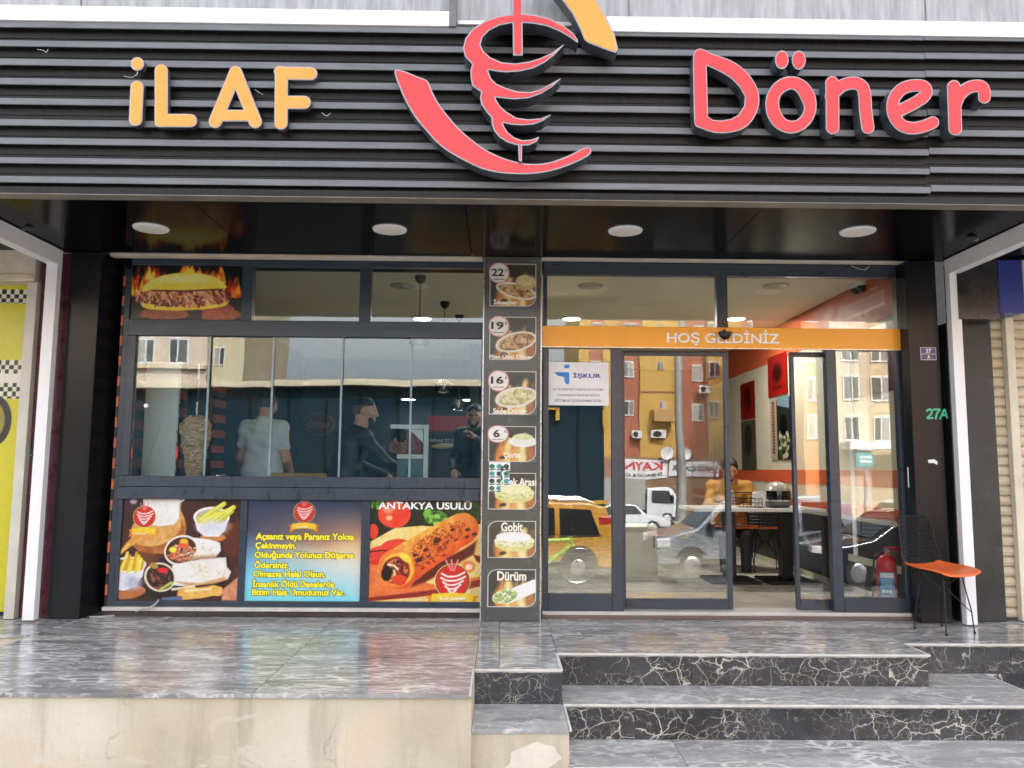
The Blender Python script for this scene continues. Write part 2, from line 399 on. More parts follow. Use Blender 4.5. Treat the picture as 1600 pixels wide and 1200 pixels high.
def poly_sd(X, Y, pts):
    d = np.full(X.shape, 1e9); ins = np.zeros(X.shape, bool); n = len(pts)
    for i in range(n):
        a, b = pts[i], pts[(i+1)%n]; d = np.minimum(d, seg_d(X, Y, a, b)[0])
        c = ((a[1] > Y) != (b[1] > Y)); xx = a[0]+(Y-a[1])*(b[0]-a[0])/((b[1]-a[1]) if abs(b[1]-a[1]) > 1e-9 else 1e-9)
        ins ^= c & (X < xx)
    return np.where(ins, -d, d)
def ell_sd(X, Y, cx, cy, rx, ry): return (np.hypot((X-cx)/rx, (Y-cy)/ry)-1)*min(rx, ry)
def contours(f, xs, ys, level):
    g = f-level; s = g < 0; loops = []; segs = {}
    H, W = g.shape
    mixed = np.argwhere((s[:-1,:-1]+s[:-1,1:].astype(int)*1+s[1:,:-1]*1+s[1:,1:]*1 > 0) & ~(s[:-1,:-1]&s[:-1,1:]&s[1:,:-1]&s[1:,1:]))
    def pt(e):
        (i,j),(k,l) = e; a, b = g[i,j], g[k,l]; t = a/(a-b)
        return (xs[j]+(xs[l]-xs[j])*t, ys[i]+(ys[k]-ys[i])*t)
    nxt = {}
    for i, j in mixed:
        c = [(i,j),(i,j+1),(i+1,j+1),(i+1,j)]; e = []
        for a in range(4):
            p, q = c[a], c[(a+1)%4]
            if s[p] != s[q]: e.append((tuple(min(p,q)), tuple(max(p,q))))
        for a in range(0, len(e)-1, 2):
            nxt.setdefault(e[a], []).append(e[a+1]); nxt.setdefault(e[a+1], []).append(e[a])
    seen = set()
    for st in list(nxt):
        if st in seen: continue
        loop = [st]; seen.add(st); cur = st
        while True:
            c = [q for q in nxt[cur] if q not in seen]
            if not c: break
            cur = c[0]; seen.add(cur); loop.append(cur)
        if len(loop) > 6: loops.append([pt(e) for e in loop])
    return loops
def fill_loops(loops, depth):
    """flat filled outline with holes, extruded: returns vertices (x, y, z in 0..depth) and faces"""
    cu = bpy.data.curves.new('outline', 'CURVE'); cu.dimensions = '2D'; cu.fill_mode = 'BOTH'; cu.extrude = depth/2
    for L in loops:
        sp = cu.splines.new('POLY'); sp.points.add(len(L)-1)
        for p, q in zip(sp.points, L): p.co = (q[0], q[1], 0, 1)
        sp.use_cyclic_u = True
    o = bpy.data.objects.new('outline', cu); me = o.to_mesh()
    v = np.array([q.co[:] for q in me.vertices]); f = [list(p.vertices) for p in me.polygons]
    o.to_mesh_clear(); bpy.data.objects.remove(o); bpy.data.curves.remove(cu)
    v[:,2] += depth/2
    return v, f
def text_mesh(s, bold=0.0, depth=.02, shear=0.0, align='CENTER', spacing=1.0, line=1.0):
    cu = bpy.data.curves.new('lettering', 'FONT'); cu.body = s; cu.size = 1.0; cu.offset = bold; cu.extrude = depth/2
    cu.align_x = align; cu.shear = shear; cu.space_character = spacing; cu.space_line = line; cu.resolution_u = 3
    o = bpy.data.objects.new('lettering', cu); me = o.to_mesh()
    v = np.array([q.co[:] for q in me.vertices]); f = [list(p.vertices) for p in me.polygons]
    o.to_mesh_clear(); bpy.data.objects.remove(o); bpy.data.curves.remove(cu)
    return v, f
def text(name, s, c, w, h, mat, parent=None, right=(1,0,0), up=(0,0,1), bold=.02, thick=.001, grow=0.0, back=0.0, shear=0.0, align='CENTER', spacing=1.0):
    """lettering fitted into w x h metres around the point c; raised by thick"""
    v, f = text_mesh(s, bold+grow, .02, shear, align, spacing)
    v0, _ = text_mesh(s, bold, .02, shear, align, spacing)
    lo, hi = v0.min(0), v0.max(0); m = (lo+hi)/2; sx = w/(hi[0]-lo[0]); sy = (h/(hi[1]-lo[1])) if h else sx
    right = np.array(right, float); up = np.array(up, float); n = np.cross(right, up)
    zz = (v[:,2]-v[:,2].min())/(v[:,2].max()-v[:,2].min()+1e-9)
    P = np.array(c) + np.outer((v[:,0]-m[0])*sx, right) + np.outer((v[:,1]-m[1])*sy, up) + np.outer(zz*thick-back, n)
    return mesh_obj(name, P, f, mat, parent)
# ================================================================== LARGE STRUCTURE
YF, YP, YS = 0.15, 0.0, -1.61            # window frames, pillar fronts, slatted fascia
ZSOF = 2.71
def zat(py, Y, px=800): return onY(px, py, Y)[2]
def xat(px, Y, py=750): return onY(px, py, Y)[0]
# ---- ground: one sheet that falls away from the terrace and runs to the horizon
gy = [8, -1.2, -5, -9, -15, -30, -60, -200, -500]; gz = [-.57, -.57, -.60, -1.05, -1.5, -1.95, -2.4, -2.5, -2.6]
def ground_z(y): return float(np.interp(-y, [-a for a in gy], gz))
gx = [-500,-120,-40,-15,-5,0,5,15,40,120,500]
gv = [(x,y,z) for y,z in zip(gy,gz) for x in gx]; gf = []
for i in range(len(gy)-1):
    for j in range(len(gx)-1): a = i*len(gx)+j; gf.append((a, a+1, a+len(gx)+1, a+len(gx)))
tag(mesh_obj('ground', gv, [f[::-1] for f in gf], MAT['asphalt']), kind='structure')
pv = [(-60,-1.0,-.565),(60,-1.0,-.565),(60,-7.5,-.87),(-60,-7.5,-.87)]
mb = MB()
for i in range(9):
    ya, yb = -1.0-i*.55, -1.0-(i+1)*.55+.012
    mb.add([(-60,ya,ground_z(ya)+.012),(60,ya,ground_z(ya)+.012),(60,yb,ground_z(yb)+.012),(-60,yb,ground_z(yb)+.012)], [(0,3,2,1)])
tag(mb.build('pavement', MAT['pavement']), kind='structure')

# ---- terrace with marble slabs
def terr_box(l): return None
terrace = tag(MB().box(-3.05,-.135,-1.865,.12,-.62,-.021).box(-5.2,-3.05,-.515,.12,-.62,-.021)
   .box(-.135,.35,-1.362,.12,-.62,-.021).box(.35,2.6,-.972,.12,-.62,-.021).box(2.6,5.2,-.662,.12,-.62,-.021).build('terrace', MAT['plaster']), kind='structure')
def slab(name, x0,x1,y0,y1,zt, mat, parent, th=.02, g=.0012):
    return MB().box(x0+g,x1-g,y0+g,y1-g,zt-th,zt,.0016).build(name, mat, parent)
JX = [-5.2,-4.83,-3.62,-2.41,-1.21,0.0,1.2,2.41,3.62,4.83,5.2]
def slabs_region(x0,x1,ys):
    e = sorted(set([x0,x1]+[j for j in JX if x0+.02 < j < x1-.02]))
    for a,b in zip(e[:-1],e[1:]):
        for c,d in zip(ys[:-1],ys[1:]): slab('slab', a,b,c,d,0.0,MAT['marble_floor'],terrace)
slabs_region(-3.05,-.135,[-1.88,-.68,.13]); slabs_region(-5.2,-3.05,[-.53,.13])
slabs_region(-.135,.35,[-1.38,-.68,.13]); slabs_region(.35,2.6,[-.99,-.1,.13]); slabs_region(2.6,5.2,[-.68,.13])
# ---- steps
steps = tag(MB().box(-.133,.352,-1.80,-1.385,-.62,-.206).box(.354,3.10,-1.365,-.995,-.62,-.206).box(2.605,3.10,-.99,-.70,-.62,-.206)
   .box(.354,3.9,-1.775,-1.372,-.62,-.391).build('steps', MAT['plaster']), kind='structure')
def riser(x0,x1,y,z0,z1,parent): return MB().box(x0+.0012,x1-.0012,y,y+.012,z0,z1,.0012).build('riser_tile', MAT['marble_riser'], parent)
def px_joints(pxs, Y, py): return [xat(p, Y, py) for p in pxs]
for a,b in zip(*(lambda e: (e[:-1],e[1:]))([.352]+px_joints([1081,1390],-1.0,1045)+[2.6])): riser(a,b,-.986,-.186,-.0215,steps)
riser(-.133,.350,-1.376,-.186,-.0215,steps)
for a,b in zip(*(lambda e: (e[:-1],e[1:]))([.356]+px_joints([992,1331],-1.38,1125)+[2.72,3.10])): riser(a,b,-1.378,-.371,-.2065,steps)
for a,b in ((2.602,3.3),(3.3,4.4),(4.4,5.2)): riser(a,b,-.676,-.186,-.0215,steps)
for a,b in ((3.112,3.75),(3.75,4.6)): riser(a,b,-.677,-.371,-.1875,steps)
for a,b in ((.356,1.5),(1.5,2.7),(2.7,3.9)): riser(a,b,-1.789,-.56,-.3915,steps)
tr = MAT['marble_tread']
slab('tread_slab', -.135,.352,-1.81,-1.378,-.185,tr,steps)
for a,b in ((.354,1.2),(1.2,2.41),(2.41,3.11)): slab('tread_slab', a,b,-1.38,-.988,-.185,tr,steps)
slab('tread_slab', 2.604,3.11,-.986,-.678,-.185,tr,steps)
for a,b in ((.354,.95),(.95,2.1),(2.1,3.3),(3.3,3.9)): slab('tread_slab', a,b,-1.795,-1.38,-.37,tr,steps)
ns = MAT['nosing']
def nosing(x0,x1,y0,y1,z): return box('nosing_strip', x0,x1,y0,y1,z-.010,z+.0035,ns,steps,.002)
nosing(.345,2.61,-1.0,-.9905,0); nosing(-.148,.345,-1.392,-1.3805,0); nosing(-.148,-.136,-1.879,-1.393,0)
nosing(.336,.3535,-1.38,-1.0015,0); nosing(2.601,2.613,-.99,-.69,0); nosing(2.614,5.2,-.692,-.6805,0)
nosing(.365,3.11,-1.392,-1.3805,-.185); nosing(.3525,.3645,-1.812,-1.3805,-.185); nosing(3.111,3.122,-1.38,-.69,-.185)
nosing(.37,3.9,-1.807,-1.7955,-.37)
MB().box(-.136,.352,-1.8015,-1.79,-.62,-.206).build('plaster_face', MAT['plaster'], steps)
mb = MB(); cx_, cz_ = .17, -.32; r_ = random.Random(4)
ptch = catmull([(cx_+math.cos(a)*(.08+.075*r_.random())*1.2-.02*math.sin(a), cz_+math.sin(a)*(.045+.03*r_.random())+.03*math.cos(a)) for a in np.linspace(0,2*math.pi,15)[:-1]],True,5)
mb.prism(ptch, -1.8045, -1.8012, 'y'); mb.build('filler_patch', simple('white_filler', (.62,.58,.49), .9, 0, .1, 6), steps)
# sill and dark kick tiles along the facade
kick = thing('facade_kerb', (0,.1,0), 'low dark tile kerb with pale sill under window and door frames', 'kerb')
xw0, xw1 = xat(180,YF,860), xat(753,YF,860)
for i in range(8):
    a = xw0-.06+(xw1-xw0+.06)*i/8; b = xw0-.06+(xw1-xw0+.06)*(i+1)/8
    box('kick_tile', a+.001,b-.001,.132,.160,.001,.040,MAT['joint'],kick,.001)
box('sill', xw0-.06,xw1,.118,.30,.041,.068,MAT['nosing'],kick,.003)
xd0, xd1 = xat(848,YF,750), xat(1440,YF,970)
box('threshold_edge', xd0,xd1,.110,.131,.001,.026,simple('brown_threshold', (.14,.09,.08),.5),kick,.002)
box('threshold', xd0,xd1,.132,.34,.001,.050,simple('pale_threshold', (.52,.50,.46),.4,dirt=((.3,.28,.25),8,.58,.5)),kick,.003)

# ---- the building that carries everything
bld = thing('restaurant_building', (0,3,0), 'dark fronted ground floor building behind the slatted sign', 'building')
wallm = simple('grey_render', (.34,.34,.34), .8, 0, .15, 2, bmp=.2)
box('unseen_upper_wall', -14,14,.02,.30,2.78,6.3,wallm,bld)  # out of view; its height is shaped to keep sun off the terrace
box('roof_slab', -14,14,.32,9,6.1,6.3,wallm,bld)
box('back_wall', -14,14,8.8,9.0,-.5,6.09,wallm,bld)
box('front_panel', -14,14,-.40,.015,3.76,6.0,MAT['greypanel'],bld)
box('lintel', -3.3,3.4,.30,.34,2.66,2.775,MAT['black_panel'],bld)
# pillars
def pillar(name, x0,x1,y0,y1,z0,z1,label,cat='pillar'):
    o = box(name, x0,x1,y0,y1,z0,z1,MAT['black_panel'],None,.004); return tag(o,label,cat)
xl1 = xat(136,YP,700); 
pillar('clad_pillar', -3.262, onY(140,700,0)[0], 0.0, .42, .002, 2.705, 'black clad pillar left of the window, beside yellow shop panel')
xr0, xr1 = onY(1427,700,0)[0], 3.312
pillar('clad_pillar', xr0, xr1, 0.0, .20, .002, 2.705, 'black clad pillar right of the door, with house number plate')
box('door_reveal', 3.165,3.40,.201,.344,.03,2.7,MAT['black_panel'],bld)
# ---- striped tile strip between left pillar and window, running on inside
stripe_or = simple('orange_brick_tile', (.52,.13,.05), .55, 0, .25, 12, bmp=.2); stripe_bk = simple('black_brick_tile', (.012,.011,.012), .4, 0, .3, 12)
stripe_in = simple('shaded_orange_brick_tile', (.26,.06,.03), .6, 0, .25, 12, bmp=.2)  # same orange tile indoors, with the dimness put into a darker colour
sw = tag(box('wall_left', -3.25,xw0-.062,.425,5.8,0.0,2.75,simple('dark_wall_paint', (.02,.022,.026), .6)), kind='structure')
zz = .07; k = 0
while zz < 2.6:
    h = .078
    box('brick_tile', xw0-.061, xw0-.045, .155, .424, zz, zz+h-.002, stripe_or if k%2 else stripe_bk, sw, .001)
    if zz > .9:
        for j in range(5):
            y0 = .43+j*.42
            if zz < 1.95: box('brick_tile', xw0-.0615, xw0-.045, y0+.001, y0+.419, zz, zz+h-.002, stripe_in if k%2 else stripe_bk, sw, .001)
    zz += h; k += 1
box('jamb', xw0-.044, xw0-.002, .16, .30, .069, 2.62, MAT['alu'], sw, .002)

# ---- canopy: soffit, fascia
can = thing('canopy', (0,-.8,2.6), 'projecting canopy with glossy black underside panels above the shopfront', 'canopy')
box('core', -6.0,6.0,-1.52,.018,2.735,3.59,simple('canopy_core', (.03,.03,.03), .7),can)
sx = [-6.0,-3.41,-1.9,xat(731,-.7,350)*0+onZ(731,350,ZSOF)[0],1.6,3.41,6.0]
for a,b in zip(sx[:-1],sx[1:]): box('soffit_panel', a+.0025,b-.0025,-1.565,.016,ZSOF,ZSOF+.012,MAT['soffit'],can,.001)
fas = thing('slatted_fascia', (0,YS,2.59), 'black fascia with grey horizontal slats carrying the sign letters', 'fascia')
box('backing', -6.0,6.0,-1.57,-1.525,2.60,3.61,MAT['slatback'],fas)
ys_px = [(30.4,40.5),(60.8,70.2),(89.4,99.6),(119.8,130),(151,161),(184,194),(213,223),(243.7,253),(273,283)]
xs1 = xat(1450,YS,200)
for i,(t,b) in enumerate(ys_px):
    zt_, zb_ = onY(0,t,YS)[2]-.006, onY(0,b,YS)[2]-.006
    for (a,c,dz) in ((-6.0,xs1-.001,0.0),(xs1+.001,6.0,.002+.0012*i)):
        s = MB(); s.box(a,c,YS,YS+.009,zb_+dz,zt_+dz,.003); s.build('slat', MAT['slat'], fas); box('slat_shade_core',a,c,YS+.0092,YS+.0394,zb_+dz+.002,zt_+dz-.002,MAT['slatback'],fas)  # black core behind the grey plate: underside shade put into its colour
        # rounded rib between slats
        MB().box(a,c,YS+.0355,YS+.0395,zb_+dz-.046,zb_+dz-.040,.0015).build('rib', MAT['slatback'], fas)
zb0 = onY(540,310,YS)[2]
box('bottom_trim', -6.0,6.0,YS-.004,-1.5245,zb0+.003,zb0+.008,simple('dirty_trim',(.16,.145,.115),.5,0,.3,9),fas,.001)
box('bottom_flashing', -6.0,6.0,YS+.012,-1.571,zb0+.009,zb0+.052,MAT['slatback'],fas,.002)
# lightbox strips and grey sheet above the fascia
zA, zB = 3.600, 3.690
wst = MAT['white_clean']
lb = thing('white_lightbox_strip', (-1.6,YS,zA), 'long white strip along the top of the fascia, left of the logo', 'strip', 'white strips above the slats')
box('strip_face', -6,onY(703,40,YS)[0],YS-.01,-1.42,zA+.012,zB+.012,wst,lb,.004)
lb = thing('white_lightbox_strip', (3,YS,zA), 'long white strip along the top of the fascia, above the red lettering', 'strip', 'white strips above the slats')
box('strip_face', onY(958,40,YS)[0]-.04,6,YS-.01,-1.42,zA-.004,zB-.004,wst,lb,.004)
lb = thing('white_lightbox_strip', (0,YS,zA), 'short thin white strip behind the top of the logo', 'strip', 'white strips above the slats')
box('strip_face', onY(712,30,YS)[0]+.01,onY(958,40,YS)[0]-.05,YS+.04,-1.42,zB-.036,zB-.012,wst,lb,.003)
box('top_sheet', -6,6,YS+.06,-1.41,3.615,4.6,MAT['greypanel'],fas)
for p in (705,):
    box('divider', onY(p-3,20,YS)[0],onY(p+8,20,YS)[0],YS-.012,YS+.058,3.61,4.6,MAT['slat'],fas,.002)
for x in (-4.2,-2.45,.72,2.46,4.2): box('sheet_seam', x,x+.006,YS+.055,YS+.0595,3.71,4.6,MAT['slat'],fas)

# ---- white portal frames of the canopy sides
def portal(sgn, label):
    pa, pb = (74,56) if sgn < 0 else (1494.5,1511)
    x0, x1 = sorted((onY(pa,650,-.112)[0], onY(pb,650,-.112)[0]))
    t = thing('white_portal_frame', ((x0+x1)/2,-.08,0), label, 'frame', 'white frames at the canopy ends')
    box('post', x0,x1,-.112,-.05,.012,2.702,MAT['white_clean'],t,.003)
    box('beam', x0,x1,-1.5,-.113,2.585,2.703,MAT['white_clean'],t,.003)
    return t
portal(-1,'white metal post and beam beside the yellow shop panel'); portal(1,'white metal post and beam between chair and beige roller shutter')

# ================================================================== WINDOW UNIT
WX0, WX1 = xw0, xw1
zz_ = {k: zat(v, YF, 470) for k, v in dict(top=405, ta=416, tb=501, ma=526, md=745, s1=762, pa=781, pb=940, bot=953).items()}
win = thing('shop_window', ((WX0+WX1)/2,YF,.07), 'dark framed kitchen window left of the menu pillar', 'window')
def bar(x0,x1,z0,z1,parent=win,mat=None,y0=YF,y1=YF+.07,name='frame_bar'): return box(name,x0,x1,y0,y1,z0,z1,mat or MAT['alu'],parent,.0035)
ml = [(xat(378,YF,450),xat(395,YF,450)),(xat(562,YF,450),xat(580,YF,450))]
mlow = [(xat(373,YF,860),xat(383.5,YF,860)),(xat(563.5,YF,860),xat(577,YF,860))]
SL, SR = xat(206,YF,640), xat(751.5,YF,640)
bar(WX0,WX1,zz_['ta'],zz_['top']); bar(WX0,WX1,zz_['ma'],zz_['tb'])
bar(WX0,WX1,zz_['s1']+.001,zz_['md'],mat=MAT['alu2'],y0=YF-.012); bar(WX0,WX1,zz_['pa'],zz_['s1']-.001,mat=MAT['alu2'],y0=YF-.03); bar(WX0,WX1,.069,zz_['pb'])
xLu = xat(203,YF,450); xLl = xat(187,YF,860)
bar(WX0,xLu,zz_['tb']+.0005,zz_['ta']-.0005); bar(WX1-.004,WX1,zz_['tb']+.0005,zz_['ta']-.0005)
bar(WX0,SL,zz_['md']+.0005,zz_['ma']-.0005); bar(SR,WX1,zz_['md']+.0005,zz_['ma']-.0005)
bar(WX0,xLl,zz_['pb']+.0005,zz_['pa']-.0005); bar(WX1-.003,WX1,zz_['pb']+.0005,zz_['pa']-.0005)
for a,b in ml: bar(a,b,zz_['tb']+.0005,zz_['ta']-.0005)
for a,b in mlow: bar(a,b,zz_['pb']+.0005,zz_['pa']-.0005)
def pane(name,x0,x1,z0,z1,y,mat,parent,tilt=0.0,yaw=0.0,th=.006,seg=1):
    v=[]; 
    for dy in (0,th):
        for (x,z,s,q) in ((x0,z0,-1,-1),(x1,z0,-1,1),(x1,z1,1,1),(x0,z1,1,-1)): v.append((x,y+dy+s*tilt*(z1-z0)/2+q*yaw*(x1-x0)/2,z))
    return mesh_obj(name,v,[(0,1,2,3),(7,6,5,4),(0,4,5,1),(1,5,6,2),(2,6,7,3),(3,7,4,0)],mat,parent)
for (a,b) in ((ml[0][1],ml[1][0]),(ml[1][1],WX1-.004)): pane('transom_pane',a+.0005,b-.0005,zz_['tb']+.001,zz_['ta']-.001,YF+.02,MAT['glass'],win)
ped = [SL+.004]+[xat(p,YF+.04,640) for p in (325,425,533,642)]+[SR-.001]
tl = [.0012,.0004,-.0010,-.0016,-.0022]
for i in range(5):
    pane('sliding_pane',ped[i]+.001,ped[i+1]+(.0 if i==4 else .012),zz_['md']+.004,zz_['ma']-.004,YF+.024+.011*(i%2),MAT['glass'],win,tilt=tl[i],yaw=(-.001,.0015,-.0008,.001,0)[i])
    if i: box('pane_edge',ped[i]-.007,ped[i]+.009,YF+.0145,YF+.0205,zz_['md']+.001,zz_['ma']-.001,MAT['glassedge'],win,.001)
MB().lathe([(.016,0),(.018,.003),(.010,.007)],(0,0,0),20,'y').xform(lambda p:p+np.array([xat(229,YF+.02,634),YF+.008,zat(634,YF+.02,229)])).build('finger_hole',MAT['steel'],win,True)
# shutter guide rails above window and door
def rail(l,r,t,b,label):
    x0,x1,z0,z1 = rect(l,t,r,b,.06); tn = thing('shutter_rail',((x0+x1)/2,.06,z0),label,'shutter rail','cream shutter rails')
    h = z1-z0
    box('lower_rail',x0,x1,.055,.125,z0,z0+h*.48,MAT['cream'],tn,.002); box('upper_rail',x0+.004,x1-.01,.075,.125,z0+h*.52,z1,MAT['cream'],tn,.002)
rail(172,754,393,403,'cream roller shutter bottom rail above the kitchen window')
rail(846,1421,395,408,'cream roller shutter bottom rail above the entrance door')
box('shutter_box_front', -3.0,3.1,.127,.145,zz_['top']+.002,ZSOF-.004,MAT['black_panel'],bld)

# ================================================================== ENTRANCE
DX0, DX1 = xat(848,YF,750), xat(1425,YF,750)
dz_ = {k: zat(v, YF, 1130) for k, v in dict(top=407, ta=431, tb=511, ga=548, gb=933, bot=955).items()}
ent = thing('entrance_frame', ((DX0+DX1)/2,YF,.05), 'dark aluminium entrance frame with glazed transom and fixed side panes', 'door frame')
eb = lambda x0,x1,z0,z1,y0=YF,y1=YF+.07,mat=None: bar(x0,x1,z0,z1,ent,mat,y0,y1)
eb(DX0,DX1,dz_['ta'],dz_['top']+.01)
tl0,tl1,tr0,tr1 = xat(855,YF,470),xat(1120,YF,470),xat(1137,YF,470),xat(1401,YF,470)
eb(DX0,tl0,dz_['tb']-.02,dz_['ta']-.0005); eb(tl1,tr0,dz_['tb']-.02,dz_['ta']-.0005); eb(tr1,DX1,dz_['tb']-.02,dz_['ta']-.0005)
pane('transom_pane',tl0,tl1,dz_['tb']-.02,dz_['ta']-.001,YF+.02,MAT['doorglass'],ent,tilt=.001)
pane('transom_pane',tr0,tr1,dz_['tb']-.02,dz_['ta']-.001,YF+.02,MAT['doorglass'],ent,tilt=-.001)
zdt = zat(540,YF,1130)
eb(DX0,DX1,zdt-.01,dz_['tb']-.021)
# fixed left
fl0,fl1,fm1 = xat(857,YF,750),xat(956,YF,750),xat(973,YF,750)
eb(DX0,fl0,.051,zdt-.011); eb(fl1,fm1,.051,zdt-.011); eb(fl0+.0005,fl1-.0005,.051,dz_['gb']+.012)
pane('fixed_pane',fl0,fl1,dz_['gb']+.012,zdt-.012,YF+.02,MAT['doorglass'],ent,tilt=.0006,yaw=.001)
# fixed right
fr0,fr1,fr2 = xat(1297,YF,750),xat(1313,YF,750),xat(1409,YF,750)
eb(fr0,fr1,.051,zdt-.011); eb(fr2,DX1,.051,zdt-.011); eb(fr1+.0005,fr2-.0005,.051,dz_['gb']+.0)
pane('fixed_pane',fr1,fr2,dz_['gb']+.001,zdt-.012,YF+.02,MAT['doorglass'],ent,tilt=.0004,yaw=-.002)
box('guide_track',DX1+.002,DX1+.018,.10,.2,.051,2.6,simple('rusty_steel_guide',(.32,.27,.22),.6,.3,.4,9,dirt=((.18,.08,.04),20,.55,.7)),ent,.002)
box('guide_track',DX1+.024,DX1+.050,.07,.2,.051,2.6,MAT['alu'],ent,.002)
# sliding leaves
def leaf(l,gl,gr,r,label,sgn,scuff=False):
    y0,y1 = YF+.085,YF+.125
    x0,x1 = xat(l,y0,750),xat(r,y0,750); g0,g1 = xat(gl,y0,750),xat(gr,y0,750)
    zb,zt2 = .056,zat(549,y0,1130); zg0,zg1 = zat(936,y0,1100),zat(556,y0,1100)
    t = thing('sliding_door',((x0+x1)/2,y0,zb),label,'door','glass sliding door leaves')
    m = MAT['alu']
    box('stile',x0,g0,y0,y1,zb,zt2,m,t,.003); box('stile',g1,x1,y0,y1,zb,zt2,m,t,.003)
    box('bottom_rail',g0+.0005,g1-.0005,y0,y1,zb,zg0,MAT['alu2'] if scuff else m,t,.003); box('top_rail',g0+.0005,g1-.0005,y0,y1,zg1,zt2,m,t,.003)
    pane('door_pane',g0,g1,zg0+.0005,zg1-.0005,y0+.017,MAT['doorglass'],t,tilt=.0008*sgn,yaw=.0012*sgn)
    return t
leaf(966,977,1134,1142,'left sliding glass door leaf with dark frame, mirroring the street',1)
leaf(1240,1246,1297,1306,'narrow right sliding door leaf with scuffed bottom rail',-1,True)
# orange header
hx0,hx1 = xat(847,YF-.03,525),xat(1421,YF-.03,525); hz0,hz1 = zat(543.5,YF-.03,1130),zat(511.5,YF-.03,1130)
hd = thing('door_header',((hx0+hx1)/2,YF-.03,hz0),'orange door header band with white welcome lettering','sign')
box('panel',hx0,hx1,YF-.03,YF-.001,hz0,hz1,MAT['orange_band'],hd,.003)
box('under_lip',hx0,hx1,YF-.026,YF-.001,hz0-.006,hz0-.0005,MAT['steel'],hd)
lw0,lw1,lz0,lz1 = rect(1042,516,1218,541,YF-.03)
tw = simple('white_lettering',(.88,.86,.86),.4,0,.02); tg = simple('grey_lettering_edge',(.22,.17,.16),.5,0,.05)
hw = text('lettering','HOŞ GELDİNİZ',((lw0+lw1)/2,YF-.03,(lz0+lz1)/2+.002),lw1-lw0,lz1-lz0,tw,hd,bold=.022,thick=.0022)
text('lettering_edge','HOŞ GELDİNİZ',((lw0+lw1)/2,YF-.03,(lz0+lz1)/2+.002),lw1-lw0,lz1-lz0,tg,hd,bold=.022,grow=.009,thick=.0011)
c = onY(1131,525,YF-.05)
sn = thing('dome_sensor',(c[0],YF-.05,c[2]-.03),'black dome sensor stuck on the orange door header','sensor')
MB().lathe([(.052,.0),(.054,.006),(.052,.012)],(0,0,0),24,'z').xform(lambda p: np.array([c[0]+p[0],YF-.075+p[1]*.75-.012,c[2]+.012+p[2]])).build('rim',MAT['blackplastic'],sn,True)
MB().lathe([(.002,-.048),(.022,-.042),(.038,-.028),(.047,-.012),(.050,.0),(.030,.002)],(0,0,0),24,'z').xform(lambda p: np.array([c[0]+p[0],YF-.075+p[1]*.75-.012,c[2]+.012+p[2]])).build('dome',simple('smoked_dome',(.01,.01,.011),.12),sn,True)
box('bracket',c[0]-.004,c[0]+.004,YF-.09,YF-.031,c[2]+.025,c[2]+.048,MAT['blackplastic'],sn)

# ================================================================== SIGN LETTERS AND LOGO
def sign_piece(name, fn, bb, Yf, depth, label, cat, group, face, inset=1.7, step=.7):
    xs = np.arange(bb[0],bb[2],step); ys = np.arange(bb[1],bb[3],step); X,Y = np.meshgrid(xs,ys); f = fn(X,Y)
    def mk(level, y0, y1, nm, mat, parent):
        L = contours(f,xs,ys,level)
        if not L: return
        v,fc = fill_loops(L,1.0)
        P = np.array([onY(p[0],p[1],Yf) for p in v]); P[:,1] = np.where(v[:,2] > .5, y0, y1)
        o = mesh_obj(nm,P,fc,mat,parent)
        bm = bmesh.new(); bm.from_mesh(o.data); bmesh.ops.remove_doubles(bm,verts=bm.verts[:],dist=1e-5); bmesh.ops.recalc_face_normals(bm,faces=bm.faces[:]); bm.to_mesh(o.data); bm.free()
    c = onY((bb[0]+bb[2])/2,bb[3],Yf)
    t = thing(name,(c[0],Yf+depth,c[2]),label,cat,group)
    mk(.0,Yf+.004,Yf+depth,'casing',MAT['lettercase'],t); mk(-.05,Yf,Yf+.0035,'trim',MAT['trim'],t); mk(-inset,Yf-.0025,Yf-.0003,'face',face,t)
    return t
def zc(l,t,s): return lambda x,y: (l+x/s, t+y/s)
def conv(pts,l,t,s): return [(l+x/s,t+y/s) for x,y in pts]
S1 = 1600/340.; C1 = lambda p: conv(p,180,70,S1)
def strokes(lst): return lambda X,Y: np.minimum.reduce([stroke_sd(X,Y,p,r) for p,r in lst])
og = 'orange letters of the sign'
YL = -1.655
r1 = 49/S1
sign_piece('sign_letter',lambda X,Y: np.minimum(stroke_sd(X,Y,C1([(160,312),(149,548)]),r1),ell_sd(X,Y,*C1([(162,140)])[0],50/S1,50/S1)),(195,84,230,202),YL,.038,'orange lowercase i with round dot, first letter of the sign','letter',og,MAT['orange_face'])
sign_piece('sign_letter',strokes([(C1([(338,190),(338,555),(552,557)]),r1),(C1([(325,480),(325,570),(420,570)]),.72*r1)]),(235,94,312,205),YL,.038,'orange capital L, second letter of the sign','letter',og,MAT['orange_face'])
sign_piece('sign_letter',strokes([(C1([(885,203),(735,563)]),r1),(C1([(885,203),(1030,565)]),r1),(C1([(790,520),(985,520)]),43/S1)]),(320,98,415,208),YL,.038,'orange capital A, third letter of the sign','letter',og,MAT['orange_face'])
sign_piece('sign_letter',strokes([(C1([(1222,208),(1218,575)]),r1),(C1([(1222,208),(1438,211)]),r1),(C1([(1222,422),(1390,423)]),r1),(C1([(1205,195),(1230,195)]),.8*r1)]),(425,98,502,210),YL,.038,'orange capital F, fourth letter of the sign','letter',og,MAT['orange_face'])
S2 = 1600/260.; C2 = lambda p: conv(p,1060,60,S2); C3 = lambda p: conv(p,1300,60,S2)
rg = 'red letters of the sign'; YD = -1.70; DD = .085
